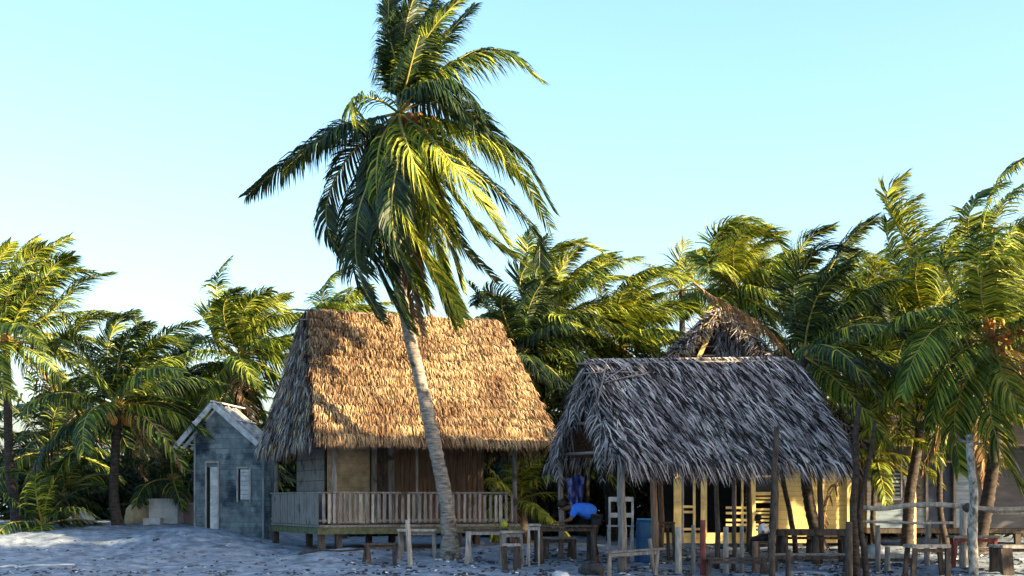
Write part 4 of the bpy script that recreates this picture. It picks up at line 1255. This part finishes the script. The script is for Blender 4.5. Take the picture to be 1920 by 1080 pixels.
# white chair
Yc = 33.4
cx0 = at(1143, 985, Yc).x; cx1 = at(1186, 985, Yc).x
def cb(a, b, w=.05, h=.05): return ('beam', a, b, w, h)
cgz = G(cx0, Yc) - .05
ch_parts = []
for xx, yy, tp_ in ((cx0, Yc, at(0, 932, Yc).z), (cx1, Yc, at(0, 932, Yc).z), (cx0, Yc + .42, at(0, 988, Yc).z), (cx1, Yc + .42, at(0, 988, Yc).z)):
    ch_parts.append(('leg', WHITE, [cb((xx, yy, cgz), (xx, yy, tp_), .055, .05)]))
zz = [at(0, p, Yc).z for p in (936, 966)]
ch_parts.append(('backrest', WHITE, [cb((cx0, Yc - .035, z), (cx1, Yc - .035, z), .03, .11) for z in zz]))
ch_parts.append(('seat', WHITE, [('box', ((cx0 + cx1) / 2, Yc + .22, at(0, 988, Yc).z + .02), (cx1 - cx0 + .08, .5, .035))]))
ch_parts.append(('stretcher', WHITE, [cb((cx0, Yc, cgz + .3), (cx1, Yc, cgz + .3), .03, .04)]))
wood_item('white_chair', 'white ladder back chair standing behind the thick shelter post', 'chair', ch_parts)

# blue drum
p = at(1214, 1000, 33.0); gz = G(p.x, 33.0)
dz = at(0, 975, 33.0).z - gz
drum = thing('blue_drum', 'dark blue plastic drum under the shelter', 'drum', (p.x, 33.0, gz))
m = MB(); k = 14
m.tube([(p.x, 33.0, gz - .05 + (dz + .05) * i / k) for i in range(k + 1)], [.27 * (1 + (.05 if i in (4, 5, 9, 10) else 0)) * (.9 if i in (0, k) else 1) for i in range(k + 1)], 20)
m.build('body', BLUEP, drum)
m = MB(); m.tube([(p.x, 33.0, gz + dz), (p.x, 33.0, gz + dz + .04)], [.25, .25], 20); m.build('lid', mat_plain('pale_blue_plastic', (.1, .3, .5)), drum)

# yellow green ball shaped coconut on the bench
p = at(945, 982, 33.2)
m = MB(); m.ball((0, 0, 0), .095, 0, 14, 10, sq=(1, 1, 1.15)); o = m.build('green_coconut', NUT_G); o.location = (p.x, 33.15, at(0, 991, 33.2).z + .10)
tag(o, 'yellow green coconut resting on the right end of the dark plank bench', 'coconut')
# cloth hanging from the shelter gable
m = MB(); rr = random.Random(8)
Yc2 = 32.9
for i in range(10):
    for j in range(10):
        def cp_(i, j):
            fx = i / 10; fy = j / 10
            q = at(lerp(1061, 1096, fx) + 7 * fy * sin(fx * 3 + 1), lerp(893, 945, fy) + 3 * sin(fx * 7), Yc2)
            q.y += .05 * sin(fx * 17 + fy * 3)
            return q
        m.face([cp_(i, j), cp_(i + 1, j), cp_(i + 1, j + 1), cp_(i, j + 1)], 0, True)
o = m.build('hanging_cloth', CLOTH_P); tag(o, 'purple and blue cloth hanging from the ragged left gable of the shelter', 'cloth')
# rock, white bag, blocks
def lump(name, label, cat, px, py, Y, r, mt, sq, seed, up=.3):
    rr = random.Random(seed)
    x = (px - 960) / F * Y; z = G(x, Y)
    m = MB(); n_, k_ = 18, 12
    m.ball((0, 0, 0), 1, 0, n_, k_)
    m.v = [tuple(Vector(v) * r * (1 + .35 * noise.noise(Vector(v) * 1.7 + Vector((seed, 0, 0))) + .1 * noise.noise(Vector(v) * 5))) for v in m.v]
    m.v = [(a * sq[0], b_ * sq[1], max(c * sq[2], -r * sq[2] * .5)) for a, b_, c in m.v]
    o = m.build(name, mt); o.location = (x, Y, z + r * sq[2] * up); tag(o, label, cat)
    return o
lump('dark_rock', 'dark rounded lump on the sand below the long dark table', 'rock', 1108, 1052, 30.9, .27, ROCK, (1, .7, .7), 4)
lump('white_bag', 'crumpled white bag on the sand at the bottom edge', 'bag', 1052, 1073, 29.9, .2, WHITE, (1.1, .7, .7), 9)
lump('tan_sack', 'pale tan boulder lit beneath the orange coconut palm', 'boulder', 262, 975, 43, .55, TANC, (.8, .7, .9), 14)
lump('white_bundle', 'white bundle on the ground behind the low bench at right', 'bundle', 1645, 1028, 34.5, .3, WHITE, (1, .8, .8), 19)
lump('grey_boulder', 'pale bundle between the trunks at far left', 'bundle', 150, 972, 43.5, .42, WHITE, (1, .8, .9), 23)
# concrete steps by the left palms
Yb = 42.5
st = thing('concrete_steps', 'pale concrete block steps between palm trunk and blue shed', 'steps', at(310, 985, Yb))
m = MB(); c = at(312, 968, Yb); c.z = .75; m.box(c, (.85, .8, .9)); m.build('block', CONC, st)
m = MB(); c = at(297, 980, Yb); m.box((c.x, Yb - .6, .45), (.5, .5, .5)); m.build('tread', CONC, st)
m = MB(); m.box((at(312, 950, Yb).x, Yb, 1.24), (.95, .9, .08)); m.build('cap', CONC, st)
# small pink wall piece by the shed
wb = thing('garden_wall', 'short pinkish low wall just left of the blue shed', 'wall', at(352, 985, 43))
m = MB(); m.box((at(352, 970, 43).x, 43, .7), (.45, .2, .8)); m.build('wall_panel', mat_noise('pink_plaster', (.32, .22, .22), (.45, .33, .32), (4, 4, 4), .9, .3), wb)
m = MB(); m.box((at(352, 970, 43).x, 43, 1.13), (.52, .26, .06)); m.build('coping', CONC, wb)

# driftwood poles on the left sand
for a, b_, r_, lab in (((-20, 1040), (138, 1041), .035, 'long white driftwood pole lying on the sand at left'), ((560, 1012), (690, 990), .035, 'grey branch lying against the sand below the hut porch')):
    Y = 31.8 if a[1] > 1030 else 34.0
    xa = (a[0] - 960) / F * Y; xb = (b_[0] - 960) / F * Y
    m = MB()
    pts = [Vector((lerp(xa, xb, i / 8), Y + .1 * sin(i), G(lerp(xa, xb, i / 8), Y + .1 * sin(i)) + .03)) for i in range(9)]
    m.tube(pts, [lerp(r_, r_ * .6, i / 8) for i in range(9)], 8); o = m.build('driftwood', WHITE if 'white' in lab else WOOD_D, origin=pts[0]); tag(o, lab, 'driftwood')

# seaweed and rubbish scattered over the beach
rng = random.Random(61)
db = MB()
for i in range(13000):
    x = rng.uniform(-12.5, 12.5); y = rng.uniform(29, 36.5)
    band = exp(-((y - 31.0 - .25 * sin(x * .7)) / .35) ** 2) + exp(-((y - 33.2 - .3 * sin(x * .5 + 1)) / .4) ** 2) * smooth(-7, -3, x) * .9 + .12 + .3 * smooth(-5, -1, x)
    if rng.random() > band: continue
    if noise.noise(Vector((x * 1.3, y * 1.3, 5))) < -.05: continue
    z = G(x, y)
    s_ = rng.uniform(.008, .036) * (1.15 if x > -5 else 1) * (1.8 if rng.random() < .06 else 1)
    a = rng.uniform(0, pi); e = Vector((cos(a), sin(a), 0)); f_ = Vector((-sin(a), cos(a), 0))
    c = Vector((x, y, z))
    l1, l2, h_ = s_ * rng.uniform(1, 2.6), s_ * rng.uniform(.5, 1), s_ * rng.uniform(.4, 1)
    db.hexa([c - e * l1 - f_ * l2 - Vector((0, 0, .01)), c + e * l1 - f_ * l2 * .6, c + e * l1 * .8 + f_ * l2, c - e * l1 * .7 + f_ * l2,
             c - e * l1 * .7 - f_ * l2 * .6 + Vector((0, 0, h_)), c + e * l1 * .6 - f_ * l2 * .4 + Vector((0, 0, h_ * .8)), c + e * l1 * .5 + f_ * l2 * .6 + Vector((0, 0, h_)), c - e * l1 * .4 + f_ * l2 * .5 + Vector((0, 0, h_ * .7))])
tag(db.build('beach_debris', DEBRIS), 'dark seaweed, twigs and pale bits strewn over the grey sand', 'beach debris', kind='stuff')


# ------------------------------------------------------------------ people
def skin_obj(name, verts, edges, radii, mt, parent, root=0, sub=2):
    me = bpy.data.meshes.new(name)
    me.from_pydata([tuple(v) for v in verts], edges, [])
    me.materials.append(mt)
    o = bpy.data.objects.new(name, me); COL.objects.link(o)
    o.parent = parent; o.matrix_parent_inverse = Matrix.Translation(-Vector(parent.location))
    md = o.modifiers.new('skin', 'SKIN'); md.use_smooth_shade = True
    if not me.skin_vertices: me.skin_vertices.new()
    for i, r in enumerate(radii):
        me.skin_vertices[0].data[i].radius = (r, r) if not isinstance(r, tuple) else r
        me.skin_vertices[0].data[i].use_root = (i == root)
    ms = o.modifiers.new('sub', 'SUBSURF'); ms.levels = sub; ms.render_levels = sub
    return o


def person(label, base, J, shirt, trousers, skin_obj_=skin_obj, s=1.0):
    """J: joints dict in world space"""
    root = thing('person', label, 'person', base)
    order = ['pelvis', 'waist', 'chest', 'neck', 'chin', 'skull', 'crown']
    rad = dict(pelvis=.14, waist=.12, chest=.145, neck=.055, chin=.075, skull=.098, crown=.06)
    vs, es, rs = [], [], []
    idx = {}
    def add(n, p, r): idx[n] = len(vs); vs.append(Vector(p)); rs.append(r * s); return idx[n]
    for n in order: add(n, J[n], rad[n])
    for a, b_ in zip(order, order[1:]): es.append((idx[a], idx[b_]))
    fw = (J['face'] - J['skull']).normalized()
    add('nose', J['skull'] + fw * .115 * s - (J['crown'] - J['skull']).normalized() * .02, .018); es.append((idx['skull'], idx['nose']))
    for sd in ('l', 'r'):
        for n, r, pr in (('sho', .065, 'chest'), ('elb', .043, 'sho'), ('wri', .028, 'elb'), ('palm', .035, 'wri')):
            add(n + sd, J[n + sd], r); es.append((idx[pr + (sd if pr != 'chest' else '')], idx[n + sd]))
        pd = (J['palm' + sd] - J['wri' + sd]).normalized()
        cr = pd.cross(Vector((0, 0, 1))).normalized()
        if cr.length < .1: cr = Vector((1, 0, 0))
        for k in range(5):
            off = (k - 1.7) * .02
            ln = (.05, .075, .082, .075, .058)[k]
            if k == 0:
                p1 = J['palm' + sd] - cr * .05 - pd * .01
                p2 = p1 + pd * .04 - cr * .015 - Vector((0, 0, .01))
            else:
                p1 = J['palm' + sd] + cr * off + pd * .04
                p2 = p1 + pd * ln * .8 - Vector((0, 0, .02))
            a = add('f%d%s' % (k, sd), p1, .0105); es.append((idx['palm' + sd], a))
            b_ = add('g%d%s' % (k, sd), p2, .008); es.append((a, b_))
        for n, r, pr in (('hip', .095, 'pelvis'), ('knee', .06, 'hip'), ('ank', .037, 'knee'), ('toe', .032, 'ank')):
            add(n + sd, J[n + sd], r); es.append((idx[pr + (sd if pr != 'pelvis' else '')], idx[n + sd]))
    skin_obj(name='body', verts=vs, edges=es, radii=rs, mt=SKIN, parent=root)
    # shirt
    sv = [J['pelvis'], J['waist'], J['chest'], J['chest'].lerp(J['neck'], .6)]
    sr = [.2, .225, .235, .1]; se = [(0, 1), (1, 2), (2, 3)]
    for sd in ('l', 'r'):
        a = len(sv); sv += [J['sho' + sd], J['sho' + sd].lerp(J['elb' + sd], .75)]; sr += [.09, .075]
        se += [(2, a), (a, a + 1)]
    skin_obj('shirt', sv, se, [r * s for r in sr], shirt, root)
    tv = [J['pelvis']]; tr = [.15]; te = []
    for sd in ('l', 'r'):
        a = len(tv); tv += [J['hip' + sd], J['knee' + sd], J['knee' + sd].lerp(J['ank' + sd], .8)]; tr += [.115, .08, .06]
        te += [(0, a), (a, a + 1), (a + 1, a + 2)]
    skin_obj('trousers', tv, te, [r * s for r in tr], trousers, root)
    m = MB(); c = J['skull'].lerp(J['crown'], .35) - fw * .02
    m.ball(c, .115 * s, 0, 14, 10, rng=random.Random(2), rough=.03)
    m.build('hair', HAIR, root)
    for e in (-1, 1):
        up = (J['crown'] - J['skull']).normalized(); sdv = fw.cross(up).normalized()
        m = MB(); m.ball(J['skull'] + fw * .095 * s + sdv * .033 * e * s, .013 * s, 0, 8, 6); m.build('eye', WHITE, root)
    return root


# person in the blue shirt, bent over the table, facing left
Yp = 32.9
def q_(px, py, dy=0): return at(px, py, Yp + dy)
J = dict(pelvis=q_(1116, 968), waist=q_(1103, 956), chest=q_(1082, 952), neck=q_(1066, 951), chin=q_(1060, 954), skull=q_(1054, 948), crown=q_(1050, 941), face=q_(1044, 955),
         shol=q_(1078, 956, .2), shor=q_(1078, 956, -.2), elbl=q_(1070, 973, .26), elbr=q_(1070, 975, -.26),
         wril=q_(1050, 979, .18), wrir=q_(1050, 979, -.18), palml=q_(1043, 980, .17), palmr=q_(1043, 980, -.17),
         hipl=q_(1118, 973, .1), hipr=q_(1118, 973, -.1), kneel=q_(1112, 1002, .13), kneer=q_(1110, 1003, -.13),
         ankl=q_(1122, 1035, .12), ankr=q_(1120, 1037, -.12), toel=q_(1108, 1038, .12), toer=q_(1106, 1040, -.14))
zg = G(J['ankr'].x, Yp)
for k in ('ankl', 'ankr'): J[k].z = zg + .08
for k in ('toel', 'toer'): J[k].z = zg + .04
for k in ('kneel', 'kneer'): J[k].z = lerp(zg, J['hipl'].z, .52)
person('person in bright blue shirt bending over the long dark table', (J['pelvis'].x, Yp, zg), J, SHIRT_B, TROUS)

# child in a white shirt seated beyond the shelter
Yp = 33.0
J = dict(pelvis=q_(1432, 1003), waist=q_(1432, 995), chest=q_(1429, 987), neck=q_(1425, 980), chin=q_(1423, 978), skull=q_(1420, 973), crown=q_(1419, 967), face=q_(1408, 975),
         shol=q_(1430, 986, .13), shor=q_(1430, 986, -.13), elbl=q_(1431, 1000, .17), elbr=q_(1431, 1000, -.17),
         wril=q_(1417, 1006, .12), wrir=q_(1417, 1006, -.12), palml=q_(1412, 1007, .11), palmr=q_(1412, 1007, -.11),
         hipl=q_(1432, 1008, .08), hipr=q_(1432, 1008, -.08), kneel=q_(1410, 1011, .09), kneer=q_(1410, 1012, -.09),
         ankl=q_(1412, 1040, .09), ankr=q_(1411, 1040, -.09), toel=q_(1403, 1043, .09), toer=q_(1402, 1043, -.09))
zg = G(J['ankr'].x, Yp)
for k in ('ankl', 'ankr'): J[k].z = zg + .07
for k in ('toel', 'toer'): J[k].z = zg + .035
person('dark haired child in white shirt sitting before the yellow slatted wall', (J['pelvis'].x, Yp, zg), J, SHIRT_W, TROUS, s=.72)
T(1418, 1446, 1014, 33.0, 'small dark stool under the child in the white shirt', .35, th_=.05, legw=.06, mt=WOOD_D, lm=WOOD_D, name='wooden_stool', cat='stool', boards=2, rot=0)

# ------------------------------------------------------------------ unseen trees added to shade the beach and houses
def shade_tree(w, a, top, seed, R=3.2, dens=5200):
    """w across the sun's direction, a along it"""
    rng = random.Random(seed)
    hs_ = Vector((sin(SUN_AZ), cos(SUN_AZ), 0)); perp = Vector((-hs_.y, hs_.x, 0))
    if perp.y < 0: perp = -perp
    c = perp * w - hs_ * a
    c.z = top - R * .9
    gz = G(c.x, c.y)
    root = thing('added_shade_tree', 'unseen dense broadleaf tree added to shade the beach', 'tree', (c.x, c.y, gz), 'added shade trees outside the view')
    m = MB(); m.tube([(c.x, c.y, gz - .2), (c.x + .2, c.y, (gz + c.z) / 2), (c.x, c.y, c.z + 1)], [.4, .28, .12], 10)
    for k in range(6):
        aa = k * 1.05; m.tube([(c.x, c.y, c.z - 1.5), (c.x + cos(aa) * R * .7, c.y + sin(aa) * R * .7, c.z + rng.uniform(-.5, 1))], [.12, .03], 6)
    m.build('trunk', BARK_D, root)
    m = MB()
    for i in range(dens):
        d = Vector((rng.gauss(0, 1), rng.gauss(0, 1), rng.gauss(0, 1))).normalized() * (rng.random() ** .4)
        nn = 1 + .25 * noise.noise(d * 2.2 + Vector((seed, 0, 0)))
        p = c + Vector((d.x * R * 1.15, d.y * R * 1.15, d.z * R)) * nn
        e = Vector((rng.uniform(-1, 1), rng.uniform(-1, 1), rng.uniform(-1, 1))).normalized() * .26
        f_ = e.cross(Vector((rng.uniform(-1, 1), rng.uniform(-1, 1), rng.uniform(-1, 1)))).normalized() * .17
        m.face([p - e, p - f_, p + e, p + f_])
    m.build('crown', TREELEAF, root)


for i, (w, a, top) in enumerate(((4, -6, 13.5), (9, -5.5, 13), (14, -5, 12.2), (18.5, -4.5, 11.8), (22.5, -4, 11.5), (26, -3.4, 10.6), (29.6, -3.2, 9.5), (32.9, -3, 8.3), (45.2, -3, 7.6), (49, -3, 8.5),
                                 (6.5, -12, 15.5), (12, -12, 14.6), (17, -12, 14), (21, -12, 13.8), (24.5, -11.5, 13.2), (28, -11, 12.2), (31.3, -11, 11.3))):
    shade_tree(w, a, top, 200 + i)
